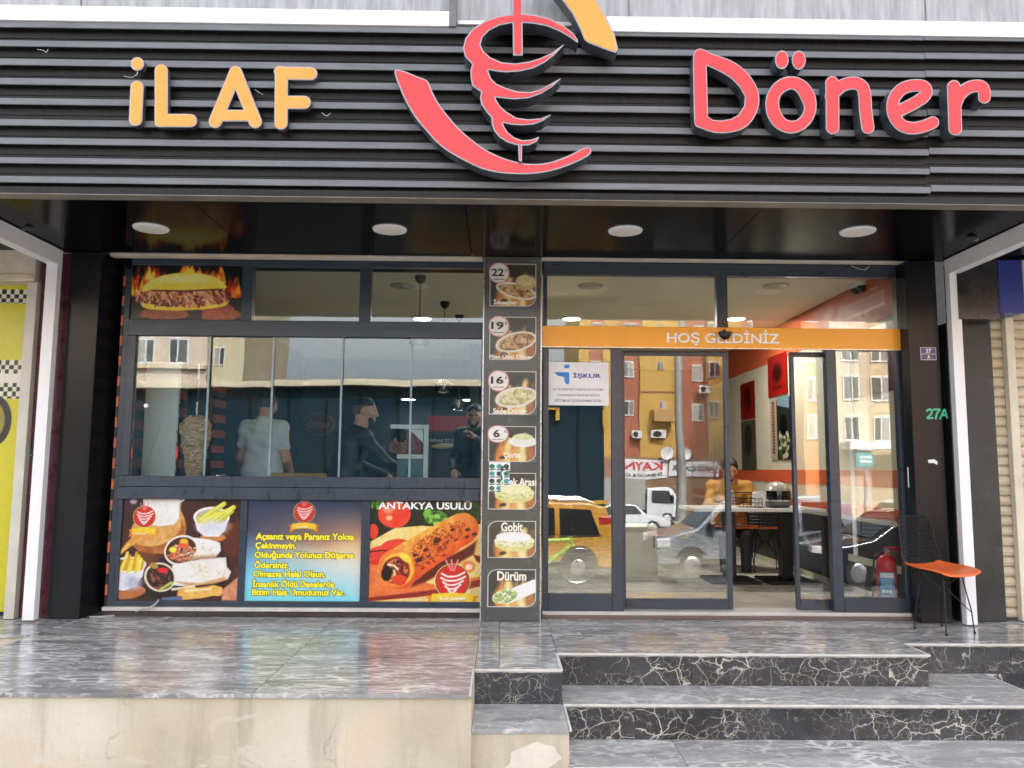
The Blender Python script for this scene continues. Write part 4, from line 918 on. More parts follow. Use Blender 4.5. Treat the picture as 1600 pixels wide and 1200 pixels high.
# ================================================================== NOTICES ON GLASS AND PILLARS
yn = YF+.0175
x0,x1,z0,z1 = rect(855,566,951,633.5,yn)
nt_ = thing('white_notice',((x0+x1)/2,yn,z0),'white notice with blue logo stuck on the left fixed door pane','notice')
box('sheet',x0,x1,yn-.0006,yn+.0006,z0,z1,simple('white_paper',(.74,.74,.78),.5,0,.02),nt_)
blu = simple('blue_print',(.0,.20,.62),.4,0,.03); dblu = simple('navy_print',(.03,.04,.30),.4,0,.03); gry = simple('grey_print',(.10,.10,.12),.5,0,.03)
Q4 = lambda x,y: onY(840+x/4,380+y/4,yn)
def flat_shape(name,pts,mat,parent,y):
    v = np.array([(p[0],y,p[2]) for p in pts]); n = len(v); w_ = v.copy(); w_[:,1] += .0004
    return mesh_obj(name,np.vstack([v,w_]),[tuple(range(n)),tuple(range(2*n-1,n-1,-1))]+[(i,(i+1)%n,n+(i+1)%n,n+i) for i in range(n)],mat,parent)
flat_shape('logo_mark',[Q4(*p) for p in catmull([(168,760),(194,758),(199,762),(199,776),(194,781),(172,781),(166,776),(166,765)])],blu,nt_,yn-.0013)
flat_shape('logo_mark',[Q4(*p) for p in [(105,806),(190,806),(198,812),(199,870),(194,882),(180,881),(168,866),(164,835),(130,830),(114,820)]],blu,nt_,yn-.0013)
def fit(l,cy,r,s,m,h,parent,y,bold=.02):
    a,b = Q4(l,cy),Q4(r,cy); text('lettering',s,((a[0]+b[0])/2,y,(a[2]+b[2])/2),b[0]-a[0],h,m,parent,bold=bold,thick=.0006)
fit(222,828,397,'İŞKUR',dblu,.052,nt_,yn-.0008,.035)
fit(97,914,412,'BU İŞYERİNDE TÜRKİYE İŞ KURUMU',gry,.024,nt_,yn-.0008,.012); fit(121,948,387,'TARAFINDAN FİNANSE EDİLEN',gry,.021,nt_,yn-.0008,.012); fit(107,982,400,'EĞİTİMLER DÜZENLENMEKTEDİR.',gry,.024,nt_,yn-.0008,.012)
x0,x1,z0,z1 = rect(1438,543,1462.5,562.5,0)
npl = thing('house_number_plate',((x0+x1)/2,-.004,z0),'dark blue house number plate on the right black pillar','sign')
box('plate',x0,x1,-.004,-.0005,z0,z1,simple('white_enamel',(.75,.75,.78),.3,0,.03),npl,.003)
box('field',x0+.004,x1-.004,-.0052,-.0042,z0+.004,z1-.004,simple('navy_enamel',(.025,.035,.13),.3,0,.05),npl)
zm = z0+(z1-z0)*.47; box('divider',x0+.004,x1-.004,-.0062,-.0054,zm-.0012,zm+.0012,tw,npl)
xm = (x0+x1)/2; text('number','27',(xm,-.0054,z0+(z1-z0)*.73),.042,.030,tw,npl,bold=.02,thick=.0008); text('letter','A',(xm,-.0054,z0+(z1-z0)*.25),.022,.025,tw,npl,bold=.02,thick=.0008)
green = simple('green_marker_paint',(.06,.48,.28),.5,0,.1)
def scrawl(name,strk,Y,label,r=1.5):
    pts = [p for s in strk for p in s]; bb = (min(p[0] for p in pts)-4,min(p[1] for p in pts)-4,max(p[0] for p in pts)+4,max(p[1] for p in pts)+4)
    xs = np.arange(bb[0],bb[2],.3); ys = np.arange(bb[1],bb[3],.3); X,Y_ = np.meshgrid(xs,ys)
    f = np.minimum.reduce([stroke_sd(X,Y_,catmull(s,False,4),r) for s in strk]); v,fc = fill_loops(contours(f,xs,ys,0),1.0)
    Pp = np.array([onY(p[0],p[1],Y) for p in v]); Pp[:,1] = Y-.0015+.001*(1-v[:,2]); return tag(mesh_obj(name,Pp,fc,green),label,'graffiti')
scrawl('painted_number',[[(1448,642),(1452,639.5),(1456,642),(1454,648),(1449,653),(1457,653)],[(1459,640),(1468,640),(1464,646),(1462,654)],[(1469,654),(1473,645),(1476,640),(1478,647),(1480,653)],[(1472,649),(1479,648.5)]],0,'green hand painted 27A on the right black pillar')
mb = MB(); cx_,cz_ = onY(1457,722,0)[[0,2]]
tag(mesh_obj('paper_scrap',[(cx_-.035,-.001,cz_+.015),(cx_+.01,-.006,cz_+.022),(cx_+.036,-.004,cz_+.004),(cx_+.03,-.008,cz_-.02),(cx_+.008,-.001,cz_-.006),(cx_-.03,-.004,cz_-.008),(cx_,.0,cz_+.004)],[(0,1,6),(1,2,6),(2,3,6),(3,4,6),(4,5,6),(5,0,6)],MAT['white']),'torn white paper scrap stuck on the right black pillar','paper')
box('door_contact',onY(1418,745,.1)[0],onY(1421,745,.1)[0]+.004,.085,.10,zat(762,.1,1420),zat(730,.1,1420),MAT['white'],ent,.002)

# ================================================================== NEIGHBOURING SHOPS
def nb(name,loc,label,cat): return thing(name,loc,label,cat)
yl = nb('yellow_shop_front',(-3.9,.1,0),'yellow neighbouring shop panel with black and white checks','shop front')
def ypaint():
    P = Paint(0,0,126,520,110).bg(N(300,71,(196,186,44),(212,202,58)))
    X,Y = P.X,P.Y
    for (a,b) in ((8,30),(124,146),(160,186)):
        ck = ((np.floor(X/6.2)+np.floor((Y-a)/7.3))%2); m = ((Y > a)&(Y < b)).astype(float); P.put(m,(226,222,190)); P.put(m*ck,(26,26,20))
    P.put(((Y > 146)&(Y < 160)).astype(float),(230,228,205)); P.ell(84,222,24,40,(30,30,26)); P.ell(78,222,20,32,(150,140,60))
    P.put((Y > 400).astype(float)*np.clip((Y-400)/90,0,1)*(X < 105),(40,40,30)); return P
xa,xb = -4.25,onY(34,700,.12)[0]
box('panel',xa,xb,.125,.16,.03,zat(445,.12,20),MAT['white'],yl); ypaint().build('print',(xa,.1235,.03),(1,0,0),(0,0,1),xb-xa,zat(445,.12,20)-.03,MAT['print'],yl,gain=1.0,grain=.06)
box('shutter_box',-4.6,onY(58,410,.0)[0],-.02,.30,zat(440,0,30),zat(385,0,30),MAT['cream'],yl,.006)
box('shutter_box_lip',-4.6,onY(56,410,.0)[0],-.035,-.021,zat(440,0,30)+.02,zat(440,0,30)+.05,MAT['beige'],yl,.003)
box('frame_post',onY(22,800,.02)[0],onY(38,800,.02)[0],-.02,.12,.003,zat(441,0,30)-.001,simple('cream_painted_post',(.55,.53,.46),.5,0,.1),yl,.004)
mar = simple('maroon_tile',(.085,.022,.03),.3,0,.25,7)
mp2 = thing('maroon_tiled_pillar',(-3.5,.02,0),'maroon tiled pillar between the white post and yellow shop','pillar')
xa2,xb2 = onY(38,800,.02)[0]+.004,-3.266
for i in range(9): box('tile',xa2,xb2,.03,.2,.004+i*.30,.004+i*.30+.298,mar,mp2,.002)
box('core',xa2+.01,xb2-.002,.2005,.5,.0,2.7,wallm,mp2)
scrawl('painted_number',[[(39.5,699),(43,696),(46.5,699),(44,705),(40,711),(48,711)]],.03,'green hand painted 2 on the maroon tiled pillar',1.4)
box('side_wall',-14,-4.26,.02,.3,-.02,2.77,wallm,bld); box('side_wall',4.62,14,.02,.3,-.02,2.77,wallm,bld)
rs = nb('roller_shutter',(4.1,.15,0),'closed beige roller shutter at the far right','shutter')
xr_a = onY(1549,700,.14)[0]; zt_ = zat(505,.1,1570); z = .02; i = 0
while z < zt_+.3:
    prof = [(.14,z),(.125,z+.010),(.118,z+.034),(.125,z+.060),(.14,z+.072),(.15,z+.074),(.15,z)]
    MB().prism(prof,xr_a,4.6,'x').build('shutter_slat',MAT['beige'],rs); z += .0755; i += 1
box('guide_rail',onY(1577,700,.1)[0],onY(1590,700,.1)[0],.06,.116,.01,zt_+.2,simple('cream_guide',(.66,.60,.48),.5,0,.1,dirt=((.3,.22,.15),10,.6,.5)),rs,.003)
dk = thing('dark_wall_panel',(3.5,.1,0),'dark stained wall strip right of the white post','wall panel')
box('lower_panel',3.408,xr_a-.004,.06,.4,.004,zat(505,.06,1530),simple('dark_stained_panel',(.028,.028,.028),.5,0,.5,2,(1,1,1),.1,dirt=((.11,.105,.10),3,.56,.7)),dk,.003)
ds = thing('dark_sign_box',(3.8,-.1,2.2),'dark and blue sign box above the roller shutter','sign')
box('dark_panel',3.408,onY(1557,440,-.1)[0],-.12,.058,zat(500,-.1,1540),2.69,simple('dark_sign_panel',(.02,.02,.022),.25,0,.4,6),ds,.003)
box('blue_panel',onY(1557,440,-.1)[0]+.001,onY(1595,440,-.1)[0],-.123,.058,zat(490,-.1,1580),2.69,simple('blue_sign_panel',(.015,.035,.24),.35,0,.1),ds,.003)
box('cream_edge',onY(1595,440,-.1)[0]+.001,4.6,-.13,.058,zat(490,-.1,1580),2.69,MAT['cream'],ds,.003)

# ================================================================== WIRE CHAIR
def rotz(a,c): 
    ca,sa = math.cos(a),math.sin(a); return lambda p: np.array([c[0]+ca*p[0]-sa*p[1],c[1]+sa*p[0]+ca*p[1],c[2]+p[2]])
blackwire = simple('black_steel_wire',(.012,.012,.013),.4,.3,.2,10); orseat = simple('orange_seat_pad',(.80,.145,.03),.45,0,.08,6,bmp=.1)
def wire_chair(c,ang,label,parent_label=None,name='wire_chair',zs=.45,sc=1.0):
    T0 = rotz(ang,c); T = lambda p: T0(np.array(p)*np.array([sc*.9,sc*.9,sc])); t = thing(name,c,label,'chair','wire chairs with orange seats')
    # local x right, y back (+), front is -y
    nx,ny = 13,13; v = []; 
    for k in range(2):
        for i in range(nx):
            for j in range(ny):
                u,w = i/(nx-1)*2-1,j/(ny-1)*2-1; hw = .225-.02*(w > 0)*w; x = u*hw*(1-.06*w*w); y = w*.215*(1-.08*u*u)
                z = zs+.016*u*u*u*u-.008*(1-u*u)+.018*max(0,w)**2-.022*max(0,-w)**2+(.016 if k == 0 else 0); v.append((x,y,z))
    f = []; n1 = nx*ny
    for i in range(nx-1):
        for j in range(ny-1): a = i*ny+j; f += [(a,a+ny,a+ny+1,a+1),(n1+a,n1+a+1,n1+a+ny+1,n1+a+ny)]
    for i in range(nx-1):
        for j in (0,ny-1): a,b = i*ny+j,(i+1)*ny+j; f.append((a,b,n1+b,n1+a))
    for j in range(ny-1):
        for i in (0,nx-1): a,b = i*ny+j,i*ny+j+1; f.append((a,b,n1+b,n1+a))
    m = MB(); m.add(v,f); m.xform(T).build('seat',orseat,t,True)
    bx = lambda u,s: (u*(.215-.035*s)*(1-.0*s), .205+.085*s+.02*u*u*-1, zs+.02+.37*s)
    m = MB(); N_ = 15
    rim = [bx(-1,s) for s in np.linspace(0,.88,8)]+[(-.165,.282,zs+.37),(-.13,.285,zs+.388)]+[(x,.288,zs+.39) for x in (-.06,0,.06)]+[(.13,.285,zs+.388),(.165,.282,zs+.37)]+[bx(1,s) for s in np.linspace(.88,0,8)]
    m.tube(rim,.0055,6); m.xform(T).build('back_frame',blackwire,t,True)
    m = MB()
    for u in np.linspace(-1,1,N_)[1:-1]: m.tube([bx(u,s) for s in np.linspace(0,1.0,6)],.0024,4)
    for s in np.linspace(.04,.95,11): m.tube([bx(u,s) for u in np.linspace(-1,1,5)],.0024,4)
    m.xform(T).build('back_mesh',blackwire,t)
    for sx in (-1,1):
        for sy in (-1,1): MB().tube([(sx*.10,sy*.10,zs-.012),(sx*.145,sy*.145,.16),(sx*.155,sy*.155,.006)],.0055,6).xform(T).build('leg',blackwire,t,True); MB().lathe([(.010,.0),(.012,.004),(.010,.014)],(sx*.155,sy*.155,0),10).xform(T).build('foot',blackwire,t,True)
    m = MB()
    for sx in (-1,1): m.tube([(sx*.145,-.145,.15),(sx*.03,-.03,.30),(sx*.10,.10,zs-.03)],.004,5); m.tube([(sx*.145,.145,.15),(sx*.03,.03,.30),(sx*.10,-.10,zs-.03)],.004,5); m.tube([(sx*.10,-.1,zs-.014),(sx*.10,.1,zs-.014)],.005,5)
    m.tube([(-.1,-.1,zs-.014),(.1,-.1,zs-.014)],.005,5); m.tube([(-.1,.1,zs-.014),(.1,.1,zs-.014)],.005,5); m.tube([(-.06,-.06,.30),(.06,.06,.30)],.004,5)
    m.xform(T).build('braces',blackwire,t,True)
    return t
wire_chair((3.10,-.27,.001),math.radians(20),'black wire chair with orange seat standing on the terrace by the door',sc=.93)
# ================================================================== INTERIOR
ZC = 2.75; YB = 7.2; XR = 3.16
ceilm = simple('olive_cream_ceiling',(.70,.64,.47),.7,0,.06,2); wallc = simple('cream_wall',(.56,.52,.42),.6,0,.06,2); florm = simple('pale_floor_tile',(.56,.54,.47),.25,0,.08,2,dirt=((.36,.34,.30),3,.58,.4))
tag(box('floor',-3.0,XR+.3,.345,YB+.1,-.2,.028,florm),kind='structure')
tag(box('ceiling',-3.3,XR+.3,.345,YB+.3,ZC,ZC+.2,ceilm),kind='structure')
tag(box('wall_back',-3.3,XR+.3,YB,YB+.2,.029,ZC-.001,simple('dark_back_wall',(.022,.028,.03),.6,0,.15)),kind='structure')
wr = tag(box('wall_right',XR,XR+.2,.345,YB-.001,.029,ZC-.001,wallc),kind='structure')
orp = simple('orange_wall_paint',(.56,.10,.035),.5,0,.06); drk = simple('black_dado_panel',(.012,.012,.013),.35,0,.2)
box('upper_band',XR-.006,XR-.0005,.35,YB-.01,2.36,ZC-.002,orp,wr); box('rail_band',XR-.008,XR-.0005,.35,YB-.01,.97,1.11,orp,wr)
psk = simple('pale_skirting',(.50,.47,.38),.4)
box('dado',XR-.010,XR-.0005,.35,YB-.01,.086,.30,drk,wr); box('dado',XR-.010,XR-.0005,.35,YB-.01,.361,.665,drk,wr); box('skirting',XR-.014,XR-.0005,.35,YB-.01,.029,.085,psk,wr)
box('cover_strip',XR-.016,XR-.0005,.35,1.35,.301,.360,psk,wr); box('dado',XR-.010,XR-.0005,1.351,YB-.01,.301,.360,drk,wr); box('cover_strip',XR-.016,XR-.0005,.35,YB-.01,.666,.705,psk,wr)
box('rail_band',XR-.008,XR-.0005,.35,YB-.01,.71,.80,orp,wr)
tag(box('wall_kitchen',-.42,-.30,4.6,YB-.001,.029,ZC-.001,simple('teal_grey_wall',(.018,.026,.03),.6)),kind='structure')
bh = tag(box('bulkhead',-3.0,1.9,6.2,YB-.002,2.17,ZC-.002,simple('grey_bulkhead',(.035,.045,.048),.6)),kind='structure')
# posters on the right wall
def side_poster(y0,y1,z0,z1,P,label):
    t = thing('wall_poster',(XR-.01,(y0+y1)/2,z0),label,'poster','posters on the inside right wall')
    P.build('print',(XR-.012,y1,z0),(0,-1,0),(0,0,1),y1-y0,z1-z0,MAT['print'],t,gain=.5); return t
def yat(px,X,py=650):
    d = ray(px,py); return (CAM+d*((X-CAM[0])/d[0]))[1]
P = Paint(0,0,100,100,50).bg((186,40,34)); P.ell(50,45,26,26,(90,24,22)); P.ring(50,45,22,3,(150,60,50)); P.line([(30,80),(70,80)],4,(120,40,36))
side_poster(yat(1233,XR),yat(1203,XR),1.95,2.42,P,'red logo board high on the inside right wall')
P = Paint(0,0,100,260,50).bg((214,206,190)); [P.line([(30,20+i*13),(66,20+i*13)],4,(160,60,50)) for i in range(17)]
side_poster(yat(1215,XR),yat(1205,XR),1.22,1.93,P,'narrow menu list under the red board inside')
P = Paint(0,0,100,240,50).bg((60,66,64)); P.poly([(0,0),(100,0),(100,50),(0,30)],(150,180,196)); P.speck(50,180,50,60,14,[(220,206,150),(90,120,60),(236,230,210)],3); P.ell(50,110,30,40,(26,30,30))
side_poster(yat(1235,XR),yat(1216,XR),1.22,1.93,P,'food picture beside the menu list inside')
P = Paint(0,0,100,100,40).bg((170,40,34)); P.ell(50,45,24,30,(110,28,26))
side_poster(yat(1181,XR),yat(1159,XR),1.75,2.22,P,'small red logo board farther back on the right wall')
P = Paint(0,0,100,150,40).bg((110,108,96)); P.ell(50,60,26,50,(70,70,66)); side_poster(yat(1181,XR),yat(1159,XR),1.10,1.73,P,'grey food picture under the farther red board')
P = Paint(0,0,100,200,40).bg((150,36,30)); P.poly([(35,0),(62,0),(62,200),(35,200)],(226,200,150)); P.ell(75,60,14,30,(200,90,60))
side_poster(yat(1400,XR,480),yat(1340,XR,480),1.75,2.32,P,'red and cream poster near the door on the right wall')
box('white_strip',XR-.02,XR-.0005,yat(1334,XR),yat(1329,XR),.361,2.2,MAT['white'],wr)
# lamps of the ceiling
lamp_on = emit('lit_lamp_lens',(1.0,.95,.86),4.0)
def ceil_lamp(x,y,lit,label,r=.10,z=ZC,power=3.5):
    t = thing('ceiling_lamp',(x,y,z-.02),label,'lamp','round ceiling lamps inside')
    MB().lathe([(r,-.012),(r*1.12,-.010),(r*1.16,0),(r,-.0005)],(x,y,z),28).build('ring',simple('lamp_ring',(.42,.38,.28),.5) if not lit else MAT['white'],t,True)
    MB().lathe([(.001,-.0135),(r*.9,-.013),(r*.99,-.0115),(r*.98,-.002)],(x,y,z),28).build('lens',lamp_on if lit else simple('unlit_lens',(.40,.37,.28),.4),t,True)
    if lit:
        L = bpy.data.lights.new('lamp_light','AREA'); L.shape = 'DISK'; L.size = r*1.8; L.energy = power; L.color = (1,.93,.82)
        o = bpy.data.objects.new('lamp_light',L); link(o,t,(x,y,z-.017))
for px,nm in ((660,'lit round ceiling lamp behind the third transom pane'),(893,'lit round ceiling lamp behind the left door transom'),(1150,'lit round ceiling lamp behind the right door transom')):
    c = onZ(px,497,ZC); ceil_lamp(c[0],c[1],True,nm,power=1.2 if px == 660 else 5.0)
for px,nm in ((630,'unlit round ceiling lamp above the kitchen window'),(923,'unlit round ceiling lamp behind the left door transom'),(1213,'unlit round ceiling lamp behind the right door transom')):
    c = onZ(px,446,ZC); ceil_lamp(c[0],c[1],False,nm)
for px,nm in ((638,'small lit lamp at the back, left of the glass pendants'),(731,'small lit lamp at the back, right of the glass pendants')):
    c = onY(px,627,6.5); ceil_lamp(c[0],6.5,True,nm,.11,2.168,.7)
def pendant(x,y,ztop,zb,label):
    t = thing('pendant_lamp',(x,y,zb),label,'pendant lamp','glass pendant lamps inside')
    MB().lathe([(.045,0),(.05,-.01),(.04,-.045),(.012,-.07)],(x,y,ztop),16).build('ceiling_cap',MAT['blackplastic'],t,True)
    MB().tube([(x,y,ztop-.06),(x,y,zb+.16)],.004,5).build('cord',MAT['blackplastic'],t)
    MB().lathe([(.02,.17),(.022,.15),(.018,.12)],(x,y,zb),14).build('socket',MAT['blackplastic'],t,True)
    MB().lathe([(.02,.13),(.05,.12),(.085,.09),(.09,.05),(.07,.012),(.03,.0),(.005,.0)],(x,y,zb),18).build('glass_shade',MAT['glass'],t,True)
    MB().lathe([(.004,.13),(.016,.10),(.018,.06),(.005,.035)],(x,y,zb),12).build('bulb',simple('pale_bulb',(.7,.68,.6),.2),t,True)
c = onY(693,603,1.9); pendant(c[0],1.9,ZC,c[2]-.07,'glass pendant lamp hanging behind the last window pane'); c = onY(716,632,2.6); pendant(c[0],2.6,ZC,c[2]-.07,'glass pendant lamp hanging lower and farther back by the red board')
c = onZ(657,431,ZC); pendant(c[0],c[1],ZC,2.12,'short pendant lamp behind the third transom pane')
for px,py,nm in ((1337,450,'black dome camera on the inside ceiling, left of the pair'),(1346,446,'black dome camera on the inside ceiling, right of the pair')):
    c = onZ(px,py-6,ZC); t = thing('dome_camera',(c[0],c[1],ZC-.09),nm,'camera','dome cameras on the inside ceiling')
    MB().lathe([(.055,0),(.055,-.03),(.045,-.04)],(c[0],c[1],ZC),16).build('base',MAT['white'],t,True); MB().lathe([(.044,-.04),(.042,-.06),(.028,-.082),(.004,-.09)],(c[0],c[1],ZC),16).build('dome',MAT['blackplastic'],t,True)
# ---- kitchen
ct = thing('kitchen_counter',(-1.5,.6,.03),'steel kitchen counter behind the sliding panes','counter')
box('worktop',WX0+.05,-.32,.30,.92,.93,.965,simple('worn_steel_top',(.20,.20,.20),.35,.6,.15),ct,.004); box('base',WX0+.08,-.34,.34,.9,.03,.929,simple('dark_steel_base',(.05,.05,.055),.4,.5,.15),ct)
c0 = onY(222,660,.62); c1 = onY(277,660,.62)
wp = thing('white_side_panel',((c0[0]+c1[0])/2,.62,.966),'tall white panel left of the kebab spit','panel')
box('sheet',c0[0],c1[0],.61,.63,.967,zat(566,.62,250),simple('scuffed_white_sheet',(.78,.82,.80),.4,0,.08,4,(1,1,.4),dirt=((.4,.46,.46),3,.6,.5)),wp,.004); box('edge',c1[0]+.0005,c1[0]+.012,.606,.634,.967,zat(566,.62,250),MAT['steel'],wp)
cable([E3(225,742,.58),E3(232,715,.55),E3(245,680,.57),E3(252,665,.60)],.004,'white cable hanging in front of the white side panel',mat=MAT['white_clean'])
# kebab spit
kc = onY(305,690,.62); kx,ky = kc[0],.62
ks = thing('kebab_spit',(kx,ky,.966),'upright kebab meat cone on a spit behind the second pane','kebab spit')
mt,ntk,bk_ = newmat('roasted_meat'); vk = pos(ntk,(1,1,2.8))
colk = ramp(ntk,noise(ntk,vk,26,6,.65,.5),[(.28,(.16,.06,.03)),(.42,(.42,.22,.10)),(.55,(.64,.45,.24)),(.70,(.78,.61,.38))]); ntk.links.new(colk,bk_.inputs['Base Color']); bk_.inputs['Roughness'].default_value = .45; bump(ntk,bk_,noise(ntk,vk,40,5,.6),.6,.01)
zt_,zb_ = zat(650,ky,305),.985; prof = []; kz0 = zb_
for i in range(30):
    s = i/29; z = zb_+(zt_-zb_)*s; r = (.050+.071*min(1,s/.78)**1.0) if s < .8 else .121*math.sqrt(max(.02,1-((s-.8)/.22)**2)); prof.append((r*(1+.035*math.sin(i*2.1)+.02*math.sin(i*5.3)),z))
nk = 40; rk = np.random.default_rng(2).normal(0,.035,(64,nk))
m = MB(); m.lathe(prof,(kx,ky,0),nk,'z'); vv = []
for q,p in enumerate(m.v):
    i,k = divmod(q,nk); sc_ = 1+rk[i,k]+.05*math.sin(3*2*math.pi*k/nk+i*.7); vv.append((kx+(p[0]-kx)*sc_,ky+(p[1]-ky)*sc_,p[2]+.006*math.sin(k*.9+i)))
m.v = vv; m.build('meat_cone',mt,ks,False)
MB().tube([(kx,ky,zt_-.05),(kx,ky,zat(569,ky,305))],.008,8).build('skewer',MAT['steel'],ks,True); MB().tube([(kx,ky,zat(628,ky,305)),(kx,ky,zat(592,ky,305))],.014,8).build('skewer_sleeve',MAT['blackplastic'],ks,True)
MB().lathe([(.15,.967),(.16,.99),(.155,.992),(.145,.975)],(kx,ky,0),28).build('drip_dish',MAT['steel'],ks,True)
gr_ = thing('kebab_grill',(kx-.1,.95,.966),'dark upright grill with a red glowing burner behind the kebab spit','grill')
box('housing',kx-.16,kx+.02,.82,.93,.967,1.95,simple('sooty_steel',(.03,.03,.035),.5,.5,.3),gr_,.005)
for i in range(4): box('burner',kx-.14,kx+.0,.812,.8195,1.03+i*.14,1.11+i*.14,emit('glowing_burner',(.9,.05,.03),.35) if i == 1 else simple('burner_mesh',(.10,.03,.025),.6),gr_)
# crumpled foil
c = onY(346,734,.55); r_ = np.random.default_rng(8); bm = bmesh.new(); bmesh.ops.create_icosphere(bm,subdivisions=3,radius=.05)
fv = [np.array(q.co[:])*(1+.3*r_.normal())*np.array([1.2,.9,.7])+np.array([c[0],.55,1.01]) for q in bm.verts]; ff = [[q.index for q in f.verts] for f in bm.faces]; bm.free()
tag(mesh_obj('foil_ball',fv,ff,simple('crumpled_foil',(.5,.5,.52),.25,.9,.2)),'crumpled foil on the counter beside the kebab spit','foil')
c = onY(482,736,.8); tag(box('wooden_rail',onY(425,736,.8)[0],onY(512,736,.8)[0],.78,.80,.967,1.055,simple('yellow_wood_edge',(.32,.18,.035),.5,0,.2),None,.003),'yellow wooden rail standing on the kitchen counter','rail')
# partition with oval sign
pa = thing('kitchen_partition',(onY(497,700,4.0)[0],4.0,.03),'grey partition with an oval sign behind the counter','partition')
box('panel',onY(464,700,4.0)[0],onY(530,700,4.0)[0],4.0,4.08,.03,zat(622,4.0,497),simple('olive_grey_panel',(.055,.058,.05),.6),pa,.005)
c = onY(498,663,3.99); MB().lathe([(1,0),(1,.012)],(0,0,0),32,'y').xform(lambda p: np.array([c[0]+p[0]*.20,3.985+p[1],c[2]+p[2]*.145])).build('oval_rim',simple('oval_rim_grey',(.14,.13,.12),.5),pa); MB().lathe([(1,0),(1,.012)],(0,0,0),32,'y').xform(lambda p: np.array([c[0]+p[0]*.185,3.978+p[1],c[2]+p[2]*.13])).build('oval_sign',simple('oval_sign_brown',(.10,.05,.04),.5),pa)
text('lettering','Döner',(c[0],3.977,c[2]),.27,.09,simple('oval_letter',(.18,.16,.14),.5),pa,bold=.03,shear=.2,thick=.001)
# white stand
ws = thing('white_metal_stand',(onY(640,745,.86)[0],.86,.966),'white angular metal stand on the counter near the red board','stand')
wm = simple('white_stand_paint',(.62,.68,.67),.4); R8 = lambda l,t,r,b: rect(l,t,r,b,.86)
for nm,q in (('top_bar',(610,663.5,670,670)),('lower_bar',(620,710,661,717)),('post',(661.5,670.5,669,748))):
    x0,x1,z0,z1 = R8(*q); box(nm,x0,x1,.85,.875,z0 if nm != 'post' else .967,z1,wm,ws,.003)
a,b,c_ = onY(640,670.5,.86),onY(661,671,.86),onY(661,692,.86); MB().prism([(a[0],a[2]-.002),(b[0],b[2]-.002),(c_[0],c_[2])],.852,.873,'y').build('gusset',wm,ws)
x0,x1,z0,z1 = R8(620,717.5,661,748); box('tray',x0,x1,.84,.90,.967,z1,simple('teal_steel_tray',(.09,.15,.17),.3,.3),ws,.004)
x0,x1,z0,z1 = R8(634,676,656,708); box('red_carton',x0,x1,.90,.97,z0,z1,simple('dull_red_card',(.20,.03,.03),.5),ws,.003)
# red boards at the back
rb = thing('menu_board',(onY(698,660,4.4)[0],4.4,1.0),'red and black menu board on the back wall of the kitchen','board')
x0,x1,z0,z1 = rect(667,650,729,674,4.4); box('red_field',x0,x1,4.4,4.43,z0,z1,simple('dark_red_board',(.22,.03,.03),.5),rb,.003)
bx0,bx1,bz0,bz1 = rect(667,674.5,729,745,4.4); box('black_field',x0,x1,4.4,4.43,.9,z0-.002,simple('black_board',(.014,.014,.016),.5),rb,.003)
a = onY(698,688,4.398); text('lettering','YAPRAK ET DÖNER',(a[0],4.398,a[2]),.50,.05,simple('dim_lettering',(.26,.26,.25),.5),rb,bold=.02,thick=.001)
box('board_post',x0+.2,x0+.24,4.431,4.6,.03,z1,MAT['blackplastic'],rb)
a = onY(697,698,4.39); tag(MB().tube([(a[0]-.18,4.38,a[2]),(a[0]-.05,4.36,a[2]+.005),(a[0]+.18,4.38,a[2]+.02)],[.02,.045,.02],10).build('bread_picture',simple('dull_bread',(.26,.22,.13),.6),None,True),'pale bread loaf picture on the black menu board','picture')
# ---- dining side
tw_m = simple('white_table_top',(.68,.68,.66),.3,0,.03)
def table(x0,x1,y0,y1,zt,pxp,label):
    t = thing('dining_table',((x0+x1)/2,(y0+y1)/2,.029),label,'table','white topped tables inside')
    box('top',x0+.003,x1-.003,y0,y1,zt-.03,zt,tw_m,t,.004); xm,ym = (x0+x1)/2,(y0+y1)/2
    if pxp: xm = onY(pxp,900,ym)[0]
    box('column',xm-.055,xm+.055,ym-.055,ym+.055,.055,zt-.031,MAT['blackplastic'],t,.006)
    MB().box(xm-.24,xm+.24,ym-.24,ym+.24,.029,.054,.010).build('foot_plate',MAT['blackplastic'],t)
X_ = [onY(p,797,1.62)[0] for p in (1085,1196,1292)]
table(X_[0],X_[1],1.62,2.30,zat(795,1.62,1190),1140,'white topped table with black pedestal seen through the open door'); table(X_[1],min(X_[2],XR-.02),1.62,2.30,zat(795,1.62,1190),1228,'white topped table under the helmet, black pedestal')
ZT = zat(795,1.62,1190)
for (px,Y_,a_,nm) in ((1152,2.75,180,'orange seated wire chair behind the table, left one'),(1196,2.8,170,'orange seated wire chair behind the table, right one')):
    c = onY(px,880,Y_); wire_chair((c[0],Y_,.029),math.radians(a_),nm)
hc = onY(1217,772,1.9); hx,hy = hc[0],1.95
hl = thing('motorcycle_helmet',(hx,hy,ZT),'silver motorcycle helmet with dark visor on the table','helmet')
silver = simple('silver_helmet_shell',(.55,.55,.52),.2,.3,.06,4)
sh = [(.06,0),(.105,.01),(.125,.06),(.130,.12),(.122,.175),(.098,.215),(.06,.24),(.02,.25),(.001,.251)]
MB().lathe(sh,(0,0,0),28).xform(lambda p: np.array([hx+p[0]*.98,hy+p[1]*1.15,ZT+.001+p[2]])).build('shell',silver,hl,True)
v = []; f = []
for i in range(9):
    for j in range(17):
        a_ = math.radians(-150+j*7.5+ (0)); a_ = math.radians(200+j*8.75); zq = .075+.085*i/8; rr = np.interp(zq,[s[1] for s in sh],[s[0] for s in sh])+.006
        v.append((hx+rr*.98*math.cos(a_),hy+rr*1.15*math.sin(a_),ZT+.001+zq))
